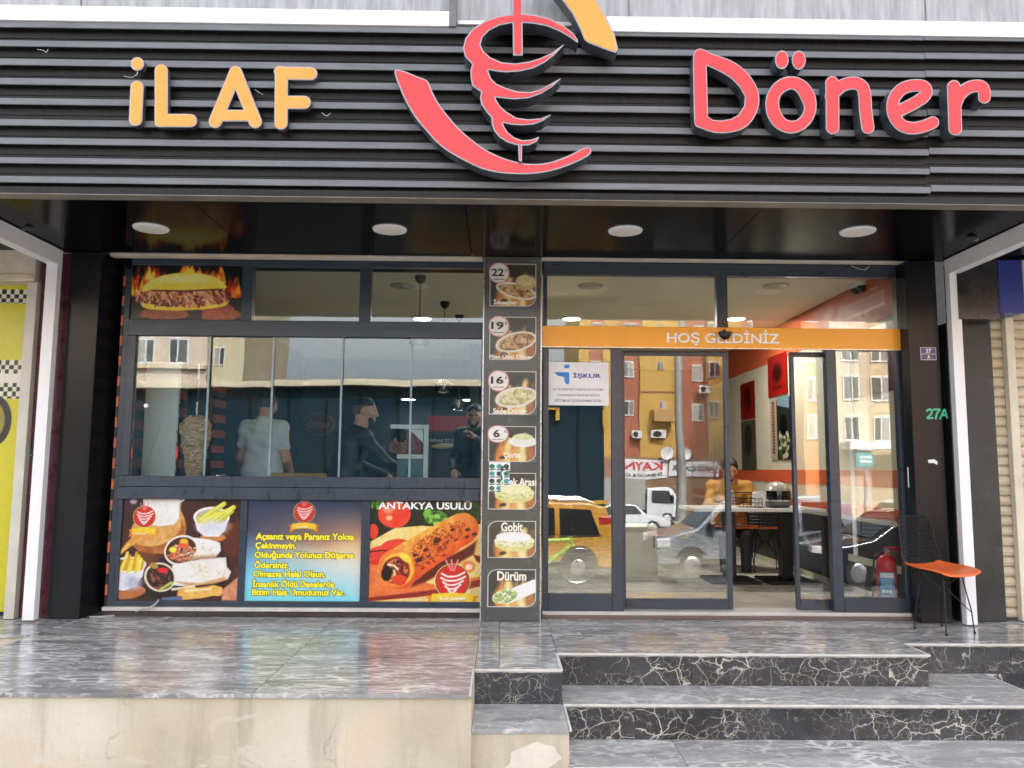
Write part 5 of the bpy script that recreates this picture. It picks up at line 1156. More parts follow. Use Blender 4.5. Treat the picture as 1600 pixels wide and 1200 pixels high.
for i in range(8):
    for j in range(16): a_ = i*17+j; f.append((a_,a_+1,a_+18,a_+17))
mesh_obj('visor',v,f,simple('dark_visor',(.008,.008,.009),.06),hl,True)
MB().lathe([(.106,.004),(.130,.02),(.134,.045),(.128,.06)],(0,0,0),28).xform(lambda p: np.array([hx+p[0]*.985,hy+p[1]*1.155,ZT+.001+p[2]])).build('chin_rim',simple('grey_helmet_rim',(.12,.12,.12),.4),hl,True)
nc = onY(1186,775,1.85); nh = thing('napkin_holder',(nc[0],1.85,ZT),'white napkin box on the table beside the helmet','napkin holder')
box('box',nc[0]-.055,nc[0]+.055,1.82,1.90,ZT+.001,ZT+.15,MAT['white'],nh,.012); box('napkin',nc[0]-.035,nc[0]+.035,1.80,1.819,ZT+.07,ZT+.16,MAT['white_clean'],nh,.004)
wc = onY(1170,786,1.8); wb = thing('wire_basket',(wc[0],1.8,ZT),'black wire basket on the table beside the napkin box','basket')
m = MB(); 
for zq in (.01,.05,.09): m.tube([(wc[0]-.11,1.73,ZT+zq),(wc[0]+.11,1.73,ZT+zq),(wc[0]+.11,1.83,ZT+zq),(wc[0]-.11,1.83,ZT+zq)],.003,5,closed=True)
m.build('hoops',blackwire,wb); m = MB()
for k in range(7): m.tube([(wc[0]-.11+k*.0366,1.73,ZT+.004),(wc[0]-.11+k*.0366,1.73,ZT+.095)],.0025,5)
m.build('uprights',blackwire,wb)
x0,x1,z0,z1 = rect(983,823,1027,908,1.95); cb_ = thing('beige_cabinet',((x0+x1)/2,1.95,.029),'low beige cabinet inside behind the left door leaf','cabinet')
bg = simple('beige_laminate',(.46,.43,.34),.5,0,.06); box('body',x0-.1,x1,1.95,2.4,.029,z1-.02,bg,cb_,.004); box('door',x0+.006-.1,x1-.012,1.935,1.949,.06,z1-.03,bg,cb_,.003); box('handle',x1-.04,x1-.028,1.92,1.934,z1-.20,z1-.09,MAT['blackplastic'],cb_,.002); box('top',x0-.11,x1+.008,1.93,2.41,z1-.0195,z1,bg,cb_,.003)
# fire extinguisher
fx,fy = onY(1385.5,900,.36)[0],.36; fz = .051
fe = thing('fire_extinguisher',(fx,fy,fz),'red fire extinguisher with blue label behind the right fixed pane','fire extinguisher'); redp = simple('red_enamel',(.74,.03,.035),.25,0,.05)
MB().lathe([(.066,0),(.072,.006),(.073,.03),(.073,.33),(.066,.365),(.045,.39),(.022,.40),(.020,.42)],(fx,fy,fz),28).build('cylinder',redp,fe,True)
v = []; f = []
for i in range(2):
    for j in range(13): a_ = math.atan2(CAM[1]-fy,CAM[0]-fx)+math.radians(-45+j*90/12); v.append((fx+.0745*math.cos(a_),fy+.0745*math.sin(a_),fz+.05+i*.23))
for j in range(12): f.append((j,j+1,14+j,13+j))
P = Paint(0,0,100,150,40).bg((60,130,196)); P.poly([(0,0),(100,0),(100,26),(0,26)],(214,220,226)); P.poly([(0,118),(100,118),(100,130),(0,130)],(220,226,230))
for k in range(5): P.line([(12,36+k*8),(88,36+k*8)],1.6,(170,196,220))
for k in range(3): P.ell(24+26*k,96,10,9,(230,236,240))
lab = mesh_obj('label',v,f,simple('blue_label',(.06,.22,.50),.4),fe,True)
tc = math.atan2(CAM[1]-fy,CAM[0]-fx); nn = np.array([math.cos(tc),math.sin(tc),0]); rr_ = np.array([-nn[1],nn[0],0]); P.build('label_print',tuple(np.array([fx,fy,fz+.055])+nn*.0755-rr_*.046),tuple(rr_),(0,0,1),.092,.22,MAT['print'],fe)
MB().tube([(fx,fy,fz+.42),(fx,fy,fz+.45)],.018,10).build('valve',MAT['steel'],fe,True); box('lever',fx-.015,fx+.12,fy-.01,fy+.01,fz+.452,fz+.466,redp,fe,.003); MB().tube([(fx-.0,fy,fz+.435),(fx+.10,fy,fz+.43)],.007,8).build('grip',redp,fe,True)
MB().lathe([(.014,0),(.014,.012)],(fx-.0,fy-.035,fz+.435),14,'y').build('gauge',MAT['steel'],fe); MB().tube(catmull([(fx-.02,fy,fz+.43),(fx-.09,fy,fz+.38),(fx-.10,fy+.01,fz+.2),(fx-.12,fy,fz+.05),(fx-.12,fy,fz+.02)],False),.009,8).build('hose',MAT['blackplastic'],fe,True)
# ================================================================== PEOPLE
class Field:
    def __init__(self, lo, hi, h):
        self.h = h; self.lo = np.array(lo,float); n = np.ceil((np.array(hi)-self.lo)/h).astype(int)+1; self.F = np.full(n,1.0)
        self.ax = [self.lo[i]+h*np.arange(n[i]) for i in range(3)]
    def win(self, lo, hi):
        s = []
        for i in range(3):
            a = int(max(0,math.floor((lo[i]-self.lo[i])/self.h))); b = int(min(self.F.shape[i],math.ceil((hi[i]-self.lo[i])/self.h)+1)); s.append(slice(a,max(a,b)))
        return tuple(s)
    def apply(self, lo, hi, fn, k=.02, mode='add'):
        s = self.win(lo,hi)
        if any(q.stop <= q.start for q in s): return self
        X,Y,Z = np.meshgrid(self.ax[0][s[0]],self.ax[1][s[1]],self.ax[2][s[2]],indexing='ij'); d = fn(X,Y,Z); a = self.F[s]
        if mode == 'add':
            q = np.maximum(k-np.abs(a-d),0)/k; self.F[s] = np.minimum(a,d)-q*q*k/4
        elif mode == 'cut': self.F[s] = np.maximum(a,-d)
        return self
    def cone(self, a, b, ra, rb, k=.025, grow=0.0, flat=None):
        a = np.array(a,float); b = np.array(b,float); ra += grow; rb += grow; m = max(ra,rb)+.06
        v = b-a; L = v@v+1e-9
        def fn(X,Y,Z):
            t = np.clip(((X-a[0])*v[0]+(Y-a[1])*v[1]+(Z-a[2])*v[2])/L,0,1)
            return np.sqrt((X-a[0]-t*v[0])**2+(Y-a[1]-t*v[1])**2+(Z-a[2]-t*v[2])**2)-(ra+(rb-ra)*t)
        return self.apply(np.minimum(a,b)-m,np.maximum(a,b)+m,fn,k)
    def ell(self, c, r, M=None, k=.02, grow=0.0, mode='add'):
        c = np.array(c,float); r = np.array(r,float)+grow; M = np.eye(3) if M is None else M; m = r.max()+.05
        def fn(X,Y,Z):
            P = np.stack([X-c[0],Y-c[1],Z-c[2]],-1)@M
            q = np.sqrt(((P/r)**2).sum(-1)); return (q-1)*r.min()
        return self.apply(c-m,c+m,fn,k,mode)
    def mesh(self):
        F = self.F; s = F < 0; nx,ny,nz = F.shape; C = np.zeros((nx-1,ny-1,nz-1)); S = np.zeros((nx-1,ny-1,nz-1,3)); quads = []
        cross = []
        for ax in range(3):
            sl0 = [slice(None)]*3; sl1 = [slice(None)]*3; sl0[ax] = slice(0,-1); sl1[ax] = slice(1,None)
            A,B = F[tuple(sl0)],F[tuple(sl1)]; idx = np.argwhere(s[tuple(sl0)] != s[tuple(sl1)])
            a = A[tuple(idx.T)]; b = B[tuple(idx.T)]; t = a/(a-b); p = idx.astype(float); p[:,ax] += t
            o1,o2 = [i for i in range(3) if i != ax]
            for d1 in (0,-1):
                for d2 in (0,-1):
                    q = idx.copy(); q[:,o1] += d1; q[:,o2] += d2
                    ok = (q >= 0).all(1)&(q[:,0] < nx-1)&(q[:,1] < ny-1)&(q[:,2] < nz-1)
                    np.add.at(C,tuple(q[ok].T),1); np.add.at(S,tuple(q[ok].T),p[ok])
            cross.append((ax,idx,a < 0))
        ids = np.full(C.shape,-1); m = C > 0; ids[m] = np.arange(m.sum()); V = (S[m]/C[m][:,None])*self.h+self.lo
        for ax,idx,neg in cross:
            o1,o2 = (ax+1)%3,(ax+2)%3; ok = (idx[:,o1] > 0)&(idx[:,o2] > 0)&(idx[:,o1] < F.shape[o1]-1)&(idx[:,o2] < F.shape[o2]-1); i = idx[ok]; n = neg[ok]
            def g(d1,d2): q = i.copy(); q[:,o1] += d1; q[:,o2] += d2; return ids[tuple(q.T)]
            q = np.stack([g(-1,-1),g(0,-1),g(0,0),g(-1,0)],1); q[~n] = q[~n][:,::-1]; quads.append(q)
        Q = np.vstack(quads); return V,Q[(Q >= 0).all(1)]
def skinmat(name,col):
    m,nt,b = newmat(name); nt.links.new(ramp(nt,noise(nt,pos(nt),18,4,.5),[(.3,tuple(.85*c for c in col)),(.7,col)]),b.inputs['Base Color']); b.inputs['Roughness'].default_value = .5
    b.inputs['Subsurface Weight'].default_value = .08; b.inputs['Subsurface Radius'].default_value = (.02,.008,.004); return m
SKIN = skinmat('skin',(.56,.31,.20)); HAIR = simple('dark_hair',(.012,.010,.009),.55,0,.4,60,bmp=.4); FADE = simple('cropped_hair',(.10,.062,.045),.7,0,.3,120); BEARD = simple('dark_beard',(.035,.024,.018),.7,0,.4,70); EYE = simple('eye',(.03,.02,.015),.15); EYEW = simple('eye_white',(.6,.57,.54),.25)
def vmesh(name,fld,mat,parent,T):
    V,Q = fld.mesh(); W = np.array([T(p) for p in V])
    for _ in range(2):      # light smoothing
        acc = np.zeros_like(W); cnt = np.zeros(len(W))
        for k in range(4): np.add.at(acc,Q[:,k],W[Q[:,(k+1)%4]]); np.add.at(cnt,Q[:,k],1)
        W = .5*W+.5*acc/np.maximum(cnt,1)[:,None]
    return mesh_obj(name,W,Q.tolist(),mat,parent,True)
def eul(yaw,pitch=0,roll=0):
    cy,sy = math.cos(yaw),math.sin(yaw); cp,sp = math.cos(pitch),math.sin(pitch); cr,sr = math.cos(roll),math.sin(roll)
    return np.array([[cy,-sy,0],[sy,cy,0],[0,0,1]])@np.array([[1,0,0],[0,cp,-sp],[0,sp,cp]])@np.array([[cr,0,sr],[0,1,0],[-sr,0,cr]])
def person(base,ang,label,J,hyaw,hpitch,top,bottom,sleeve,inner=None,*,hair='short',beard=False,h=.009,fade=True,lower=True,collar=False):
    """local frame: x right, y forward, z up; J gives the joints"""
    T = rotz(ang,base); t = thing('person',base,label,'person')
    P = dict(pel=(0,0,.94),wai=(0,.01,1.10),che=(0,.02,1.29),nec=(0,-.01,1.47),hea=(0,.035,1.635),
             lsh=(-.160,0,1.425),rsh=(.160,0,1.425),lel=(-.215,-.02,1.13),rel=(.215,-.02,1.13),lwr=(-.21,.12,.90),rwr=(.21,.12,.90),
             lhi=(-.09,0,.92),rhi=(.09,0,.92),lkn=(-.10,.03,.50),rkn=(.10,.03,.50),lan=(-.11,-.02,.09),ran=(.11,-.02,.09),lto=(-.13,.15,.035),rto=(.13,.15,.035))
    P.update(J); P = {k:np.array(v,float) for k,v in P.items()}
    allp = np.array(list(P.values())); lo = allp.min(0)-.30; hi = allp.max(0)+.30
    sd_ = (P['rsh']-P['lsh'])/np.linalg.norm(P['rsh']-P['lsh']); hd_ = (P['rhi']-P['lhi'])/np.linalg.norm(P['rhi']-P['lhi'])
    def torso(f,g):
        f.cone(P['pel']-hd_*.075,P['pel']+hd_*.075,.105,.105,.04,g); w = (sd_+hd_)/2
        f.cone(P['wai']-w*.065,P['wai']+w*.065,.100,.100,.08,g); f.cone(P['che']-sd_*.070,P['che']+sd_*.070,.105,.105,.09,g)
        f.cone(P['lsh'],P['rsh'],.062,.062,.07,g)
        f.cone(P['nec']-np.array([0,0,.05]),P['nec'],.085,.06,.06,g*.6); f.cone((P['wai']+P['pel'])/2-w*.06,(P['wai']+P['pel'])/2+w*.06,.102,.102,.05,g)
    def arm(f,s,g,full=True,cut=1.0):
        f.cone(P[s+'sh'],P[s+'sh']+(P[s+'el']-P[s+'sh'])*cut,.050,.050-(.050-.040)*cut,.03,g)
        if full: f.cone(P[s+'el'],P[s+'wr'],.041,.028,.02,g)
    def leg(f,s,g):
        f.cone(P[s+'hi'],P[s+'kn'],.085,.056,.05,g); f.cone(P[s+'kn'],P[s+'an'],.055,.036,.03,g)
    hM = eul(hyaw,hpitch); H = P['hea']; hp = lambda x,y,z: H+hM@np.array([x,y,z])
    def head(f):
        f.ell(hp(0,-.012,.028),(.077,.098,.092),hM,.02); f.cone(hp(0,.02,-.02),hp(0,.050,-.080),.066,.038,.04); f.cone(hp(0,.055,-.085),hp(0,.066,-.098),.028,.022,.02)
        f.cone(hp(0,.085,.018),hp(0,.108,-.022),.010,.015,.012); f.cone(hp(-.014,.094,-.026),hp(.014,.094,-.026),.010,.010,.01)
        f.cone(hp(-.034,.076,.030),hp(.034,.076,.030),.014,.014,.015); f.cone(hp(-.020,.084,-.054),hp(.020,.084,-.054),.009,.009,.01); f.cone(hp(-.017,.083,-.066),hp(.017,.083,-.066),.010,.010,.01)
        for s in (-1,1):
            f.ell(hp(s*.048,.062,-.012),(.024,.022,.02),hM,.02); f.ell(hp(s*.032,.090,.012),(.015,.012,.010),hM,mode='cut')
            f.ell(hp(s*.080,-.008,-.004),(.012,.021,.032),hM,.008)
        f.cone(P['nec'],hp(0,-.02,-.06),.058,.056,.03)
    def hand(f,s):
        w = P[s+'wr']; d = w-P[s+'el']; d /= np.linalg.norm(d); sgn = -1 if s == 'l' else 1
        n = np.cross(d,np.array([sgn,0,0.])); n /= np.linalg.norm(n)+1e-9; sd2 = np.cross(n,d)
        dn = np.array([0,0,-1.]); cur = dn-d*(dn@d); cur = cur/(np.linalg.norm(cur)+1e-9) if np.linalg.norm(cur) > .2 else n
        sd2 = np.cross(cur,d); sd2 /= np.linalg.norm(sd2)
        f.cone(w,w+d*.03,.026,.026,.02)
        for q in (-1,1): f.cone(w+d*.02+sd2*.012*q,w+d*.085+sd2*.024*q,.017,.014,.02)
        for q,L in ((-1.5,.85),(-.5,1.0),(.5,.97),(1.5,.75)):
            a = w+d*.088+sd2*.0185*q; b = a+(d*.9+cur*.35)*.040*L; c = b+(d*.5+cur*.85)*.036*L; f.cone(a,b,.0095,.009,.006); f.cone(b,c,.009,.008,.005)
        a = w+d*.025+sd2*.028*sgn*-1; b = a+(d*.6-sd2*sgn*.55+cur*.4)*.045; f.cone(a,b,.013,.011,.01); f.cone(b,b+(d*.9+cur*.3)*.03,.0105,.009,.006)
    f = Field(lo,hi,h); torso(f,0)
    for s in 'lr': arm(f,s,0); hand(f,s); leg(f,s,0); f.cone(P[s+'an'],P[s+'to'],.035,.03,.02); f.cone(P[s+'an']+np.array([0,0,0]),P[s+'an']-np.array([0,0,.05]),.036,.036,.02)
    head(f); vmesh('body',f,SKIN,t,T)
    rough_ = lambda X,Y,Z: .0045*np.sin(38*X+11*Z)*np.sin(27*Z+14*Y)+.003*np.sin(61*Z+20*X)
    f = Field(lo,hi,h); torso(f,.013)
    for s in 'lr': arm(f,s,.012 if sleeve == 'long' else .014,sleeve == 'long',1.0 if sleeve == 'long' else .55)
    X,Y,Z = np.meshgrid(*f.ax,indexing='ij'); f.F = f.F+rough_(X,Y,Z); f.F = np.maximum(f.F,P['pel'][2]-.05-Z)
    nk_ = P['nec']; dn_ = np.sqrt((X-nk_[0])**2+(Y-nk_[1]-.01)**2+((Z-nk_[2])*1.0)**2)
    if not collar: f.F = np.maximum(f.F,.068-dn_)
    vmesh('jacket' if sleeve == 'long' else 'shirt',f,top,t,T)
    if lower:
        f = Field(lo,hi,h*1.2); f.cone(P['pel']-hd_*.075,P['pel']+hd_*.075,.110,.110,.04,.008)
        for s in 'lr': leg(f,s,.014)
        X,Y,Z = np.meshgrid(*f.ax,indexing='ij'); f.F = np.maximum(f.F,Z-P['pel'][2]-.06); vmesh('trousers',f,bottom,t,T)
        for s,nm in (('l','shoe'),('r','shoe')):
            f = Field(np.minimum(P[s+'an'],P[s+'to'])-.1,np.maximum(P[s+'an'],P[s+'to'])+.1,h); a = P[s+'an'].copy(); a[2] = P[s+'to'][2]; f.cone(a-(P[s+'to']-a)*.25,P[s+'to'],.043,.040,.02); f.F = np.maximum(f.F,(P[s+'to'][2]-.034)-np.meshgrid(*f.ax,indexing='ij')[2]); vmesh(nm,f,MAT['blackplastic'],t,T)
    if inner:
        f = Field(P['che']-.3,P['che']+.3,h); f.ell(P['che']+np.array([0,.075,.01]),(.062,.062,.13),None,.02); f.ell(P['che']+np.array([0,.06,-.12]),(.06,.075,.12),None,.03); vmesh('shirt_front',f,inner,t,T)
    # hair
    def shell(r,cut,mat,name,g=.006):
        f = Field(H-.17,H+.17,.006); f.ell(hp(0,-.012,.028),(.077+g,.098+g,.092+g),hM,.01)
        X,Y,Z = np.meshgrid(*f.ax,indexing='ij'); L = np.stack([X-H[0],Y-H[1],Z-H[2]],-1)@hM; f.F = f.F+.0025*np.sin(190*L[...,0]+60*L[...,2])*np.sin(150*L[...,1])
        f.F = np.maximum(f.F,cut(L[...,0],L[...,1],L[...,2])); vmesh(name,f,mat,t,T)
    if fade: shell(0,lambda x,y,z: np.maximum(np.maximum((.045-z)*.7-.02*0-.06*(y < .0)-.0,y-.035-.3*(z-.03)),z-.062),FADE,'cropped_hair',.004)
    shell(0,lambda x,y,z: np.maximum((.052 if fade else .0)-z-(0 if fade else .05)*(y < 0),(y-.070)),HAIR,'hair',.010)
    if beard:
        f = Field(H-.17,H+.17,.006); f.cone(hp(0,.02,-.025),hp(0,.052,-.082),.068,.041,.03); f.cone(hp(0,.058,-.088),hp(0,.068,-.102),.030,.023,.02)
        X,Y,Z = np.meshgrid(*f.ax,indexing='ij'); L = np.stack([X-H[0],Y-H[1],Z-H[2]],-1)@hM
        f.F = np.maximum(f.F,L[...,2]+.032-.35*np.maximum(0,.03-L[...,1])); f.F = np.maximum(f.F,-.02-L[...,1]+.02); f.F = np.maximum(f.F,.022-np.sqrt((L[...,0]*.6)**2+(L[...,1]-.095)**2+(L[...,2]+.058)**2)); vmesh('beard',f,BEARD,t,T)
    for s in (-1,1):
        m = MB(); cpt = hp(s*.032,.078,.012); m.lathe([(.001,-.011),(.008,-.008),(.011,0),(.008,.008),(.001,.011)],tuple(cpt),12); m.xform(T).build('eye',EYE,t,True)
    return t
gshirt = simple('grey_tshirt',(.56,.60,.64),.8,0,.08,9,bmp=.25); bjack = simple('black_jacket',(.014,.013,.014),.55,0,.3,9,bmp=.3); dtrous = simple('dark_trousers',(.02,.022,.03),.7,0,.2)
yjack = simple('mustard_jacket',(.42,.20,.022),.6,0,.12,8,bmp=.3); ntop = simple('charcoal_top',(.03,.032,.036),.7,0,.2)
def stand_at(px,Y): return (onY(px,700,Y)[0],Y,.029)
c = stand_at(411,1.30)
person(c,math.radians(-8),'person in a grey T-shirt with back to the window, beside the kebab spit',dict(lsh=(-.158,0,1.425),rsh=(.158,0,1.42),lel=(-.225,.03,1.15),rel=(.215,.02,1.14),lwr=(-.26,.20,.985),rwr=(.20,.20,.99),hea=(0,.06,1.625)),math.radians(6),math.radians(-12),gshirt,dtrous,'short')
c = stand_at(548,.98)
person(c,math.radians(-52),'bearded person in a black jacket seen in profile, reaching over the counter',dict(pel=(0,-.10,.90),wai=(0,-.05,1.05),che=(0,.0,1.24),nec=(.03,.06,1.40),hea=(.06,.10,1.555),lsh=(-.16,.02,1.345),rsh=(.17,.03,1.335),lel=(-.22,.20,1.10),rel=(.24,.22,1.12),lwr=(-.12,.42,1.00),rwr=(.27,.46,1.00),lhi=(-.09,-.10,.88),rhi=(.09,-.10,.88),lkn=(-.10,-.04,.48),rkn=(.10,-.03,.48)),math.radians(-34),math.radians(-4),bjack,dtrous,'long',beard=True,collar=True)
c = stand_at(744,2.2)
person(c,math.radians(155),'bearded person in black standing at the window edge, hand near the chin',dict(lel=(-.25,.10,1.17),lwr=(-.12,.25,1.36),rel=(.24,.04,1.14),rwr=(.12,.24,1.05),nec=(0,-.01,1.45),hea=(0,.035,1.60)),math.radians(15),math.radians(-6),bjack,dtrous,'long',beard=True)
c = stand_at(596,1.75)
person(c,math.radians(-120),'dark haired person bending low behind the reaching one',dict(pel=(0,-.22,.86),wai=(0,-.12,1.0),che=(0,.02,1.12),nec=(0,.14,1.22),hea=(0,.23,1.33),lsh=(-.18,.08,1.19),rsh=(.18,.08,1.19),lel=(-.22,.20,.98),rel=(.22,.20,.98),lwr=(-.12,.40,.95),rwr=(.12,.40,.95),lhi=(-.09,-.22,.85),rhi=(.09,-.22,.85),lkn=(-.10,-.08,.47),rkn=(.10,-.08,.47)),0,math.radians(-35),ntop,dtrous,'long',fade=False)
c = (onY(1139,760,3.0)[0],3.0,-.10)
person(c,math.radians(172),'person in a mustard jacket sitting at the table, looking down',dict(pel=(0,-.05,.55),wai=(0,-.05,.70),che=(0,.0,.90),nec=(0,.02,1.06),hea=(0,.085,1.215),lsh=(-.185,.01,1.02),rsh=(.185,.01,1.02),lel=(-.25,.14,.80),rel=(.25,.14,.80),lwr=(-.08,.33,.80),rwr=(.08,.33,.80),lhi=(-.09,0,.53),rhi=(.09,0,.53),lkn=(-.11,.40,.50),rkn=(.11,.40,.50),lan=(-.11,.36,.09),ran=(.11,.36,.09),lto=(-.13,.53,.035),rto=(.13,.53,.035)),math.radians(8),math.radians(-28),yjack,dtrous,'long',simple('white_tshirt',(.6,.6,.58),.8),beard=True,fade=False)
# ================================================================== THE STREET OPPOSITE (mirrored in the panes)
def fac(name): return simple(name[0],name[1],.85,0,.1,.35,dirt=((.25,.2,.15),1.2,.62,.35))
YEL = fac(('yellow_render',(.58,.36,.09))); REDR = fac(('brick_red_render',(.40,.14,.085))); CRM = fac(('cream_render',(.62,.52,.38))); ORG = fac(('orange_render',(.66,.27,.09)))
WFR = simple('white_window_frame',(.72,.72,.70),.5); PANE,_nt,_b = newmat('dark_window_pane'); _oi = _nt.nodes.new('ShaderNodeObjectInfo'); _nt.links.new(ramp(_nt,_oi.outputs['Random'],[(0,(.03,.035,.04)),(.45,(.08,.085,.09)),(.7,(.30,.28,.25)),(1,(.55,.52,.46))]),_b.inputs['Base Color']); _b.inputs['Roughness'].default_value = .1; ROOF = simple('grey_roof',(.2,.2,.2),.8)
def bwindow(b,x,z,w,h,Y):
    f = box('window',x-w/2,x+w/2,Y,Y+.08,z-h/2,z+h/2,WFR,b)
    for s in (-1,1): box('pane',x+s*w*.24-w*.19,x+s*w*.24+w*.19,Y+.0805,Y+.10,z-h*.42,z+h*.42,PANE,f)
A_Y = -56.0
bA = thing('apartment_building',(15,A_Y-6,-2.4),'red and yellow apartment block mirrored in the left door leaf','building')
edges = [905,921,945,968,1003,1070,1109,1160,1200,1262]; cols = [YEL,REDR,YEL,REDR,YEL,REDR,YEL,REDR,ORG]
mx = lambda px,Y,py=620: mir(px,py,Y)[0]
for i,(a,b) in enumerate(zip(edges[:-1],edges[1:])):
    box('wall',mx(a,A_Y),mx(b,A_Y),A_Y-12,A_Y-.25*(i%2),-2.5,19,cols[i],bA)
mz = lambda py,Y,px=1040: mir(px,py,Y)[2]
for k in range(5):
    for (px,w,h,dy,i) in ((933,.9,1.3,0,1),(985,.85,1.25,0,3),(1036,.5,.6,-5,4),(1096,.85,1.35,5,5),(1120,.7,1.3,0,6),(1180,.9,1.3,0,7),(1232,.9,1.3,0,8)):
        bwindow(bA,mx(px,A_Y),mz(636+dy-61*k,A_Y),w,h,A_Y-.25*(i%2))
for k,(px,py) in enumerate(((997,677),(1104,607),(1030,677),(1187,600),(1240,660))):
    c = mir(px,py,A_Y); a_ = box('air_conditioner',c[0]-.45,c[0]+.45,A_Y+.01,A_Y+.45,c[2]-.3,c[2]+.3,MAT['white'],bA,.03); MB().lathe([(.22,0),(.24,.01),(.2,.02)],(c[0]-.12,A_Y+.452,c[2]),18,'y').build('fan_grille',MAT['blackplastic'],a_)
for (x_,z_,w_) in ((1036,655,30),(1180,640,34)):
    c = mir(x_,z_,A_Y); hw_ = w_*.0495/2; box('balcony',c[0]-hw_,c[0]+hw_,A_Y+.01,A_Y+1.0,c[2]-.15,c[2]+.75,simple('balcony_parapet',(.5,.3,.12),.8),bA,.02)
box('drain_pipe',mx(1110,A_Y)-.06,mx(1110,A_Y)+.06,A_Y+.01,A_Y+.13,-2,18,MAT['steel'],bA)
for k in range(4): box('floor_band',mx(1004,A_Y),mx(1069,A_Y),A_Y+.0,A_Y+.06,mz(610-61*k,A_Y)-.06,mz(610-61*k,A_Y)+.06,REDR,bA)
box('ground_floor',mx(905,A_Y),mx(1262,A_Y),A_Y+.01,A_Y+.9,-2.5,mz(713,A_Y),simple('brown_shop_front',(.30,.17,.10),.7,0,.2,.5),bA)
def dish(px,py,label):
    c = mir(px,py,A_Y+1.2); t = thing('satellite_dish',(c[0],c[1],c[2]-.5),label,'dish','satellite dishes above the shop signs')
    MB().lathe([(.02,0),(.25,.02),(.42,.07),(.5,.13),(.5,.15),(.2,.03)],(0,0,0),24,'y').xform(lambda p: np.array([c[0]+p[0],c[1]+p[1],c[2]+p[2]])).build('reflector',MAT['white'],t,True)
    MB().tube([(c[0],c[1],c[2]-.4),(c[0],c[1]+.5,c[2])],.02,5).build('feed_arm',MAT['steel'],t); MB().tube([(c[0],c[1]-.05,c[2]),(c[0],c[1]-.1,c[2]-.75)],.04,6).build('mast',MAT['steel'],t)
dish(1043,706,'white satellite dish mirrored left of the pole'); dish(1073,706,'white satellite dish mirrored right of the pole')
def shopsign(l,r,t_,b_,lines,label):
    Y = A_Y+1.0; a,b = mir(l,(t_+b_)/2,Y),mir(r,(t_+b_)/2,Y); z1,z0 = mz(t_,Y),mz(b_,Y); t = thing('shop_sign',((a[0]+b[0])/2,Y,z0),label,'sign','white shop signs across the street')
    box('board',a[0],b[0],Y-.1,Y,z0,z1,MAT['white'],t,.01)
    for s,cl,lx,rx,cy,hh in lines:
        p,q = mir(lx,cy,Y),mir(rx,cy,Y); text('lettering',s,((p[0]+q[0])/2,Y+.002,mz(cy,Y)),abs(q[0]-p[0]),hh,cl,t,right=(-1,0,0),up=(0,0,1),bold=.03,thick=.02)
redl = simple('red_lettering',(.62,.03,.03),.5,0,.03)
shopsign(960,1046,716,746,[('KAYN',redl,975,1038,726,.62),('İHRACAT & C',bk,978,1038,739,.30)],'white shop sign with red lettering mirrored in the left door leaf')
shopsign(1048,1132,718,743,[('ARZI KUAFÖR',bk,1052,1118,729,.50)],'white shop sign with black lettering mirrored in the left door leaf')
C_Y = -40.0
bC = thing('cream_building',(24,C_Y-5,-2.2),'cream building mirrored in the right fixed pane','building')
box('wall',mx(1264,C_Y),mx(1300,C_Y),C_Y-10,C_Y-1.2,-2.4,16,ORG,bC); box('wall',mx(1301,C_Y),mx(1352,C_Y),C_Y-10,C_Y,-2.4,16,CRM,bC); box('wall',mx(1352,C_Y)+.01,mx(1430,C_Y),C_Y-10,C_Y-.6,-2.4,16,simple('sandy_render',(.58,.44,.27),.85,0,.1,.4),bC); box('wall',mx(1430,C_Y)+.01,mx(1560,C_Y),C_Y-10,C_Y,-2.4,14,REDR,bC)
for k in range(4):
    for px in (1282,1325,1378,1460,1520): bwindow(bC,mx(px,C_Y),mz(668-62*k,C_Y,1340),1.0,1.5,C_Y if px in (1325,1460,1520) else (C_Y-1.2 if px == 1282 else C_Y-.6))
box('awning',mx(1305,C_Y),mx(1420,C_Y),C_Y+.02,C_Y+1.4,mz(702,C_Y,1340),mz(690,C_Y,1340),MAT['white'],bC,.02)
sg = thing('teal_sign',(mx(1344,-38.0),-38.0,.8),'teal sign board mirrored in the right fixed pane','sign'); box('board',mx(1330,-38.0),mx(1358,-38.0),-38.1,-38.0,mz(728,-38.0,1340),mz(706,-38.0,1340),simple('teal_board',(.04,.34,.36),.5),sg)
for q in (712,719): box('print_line',mx(1336,-38.0),mx(1354,-38.0),-37.999,-37.98,mz(q+3,-38.0,1340),mz(q-1,-38.0,1340),MAT['white'],sg)
box('sign_post',mx(1344,-38.0)-.05,mx(1344,-38.0)+.05,-38.2,-38.101,ground_z(-38),mz(706,-38.0,1340),MAT['steel'],sg)
D_Y = -45.0
bD = thing('pale_building',(-24,D_Y-5,-2.2),'pale building with balcony rail mirrored in the first window pane','building')
box('wall',mx(60,D_Y),mx(316,D_Y),D_Y-10,D_Y,-2.4,20,fac(('pinkish_cream_render',(.62,.50,.40))),bD); box('wall',mx(316,D_Y)+.01,mx(368,D_Y),D_Y-12,D_Y-1.5,-2.4,17,fac(('ochre_cream_render',(.58,.50,.33))),bD); box('string_course',mx(60,D_Y),mx(316,D_Y),D_Y+.001,D_Y+.3,mz(567,D_Y,270)-.25,mz(567,D_Y,270),CRM,bD)
for k in range(4):
    for px in (120,170,220,274): bwindow(bD,mx(px,D_Y),mz(545-70*k,D_Y,270),1.15,1.7,D_Y)
    bwindow(bD,mx(345,D_Y-1.5),mz(550-66*k,D_Y,345),.9,1.3,D_Y-1.5)
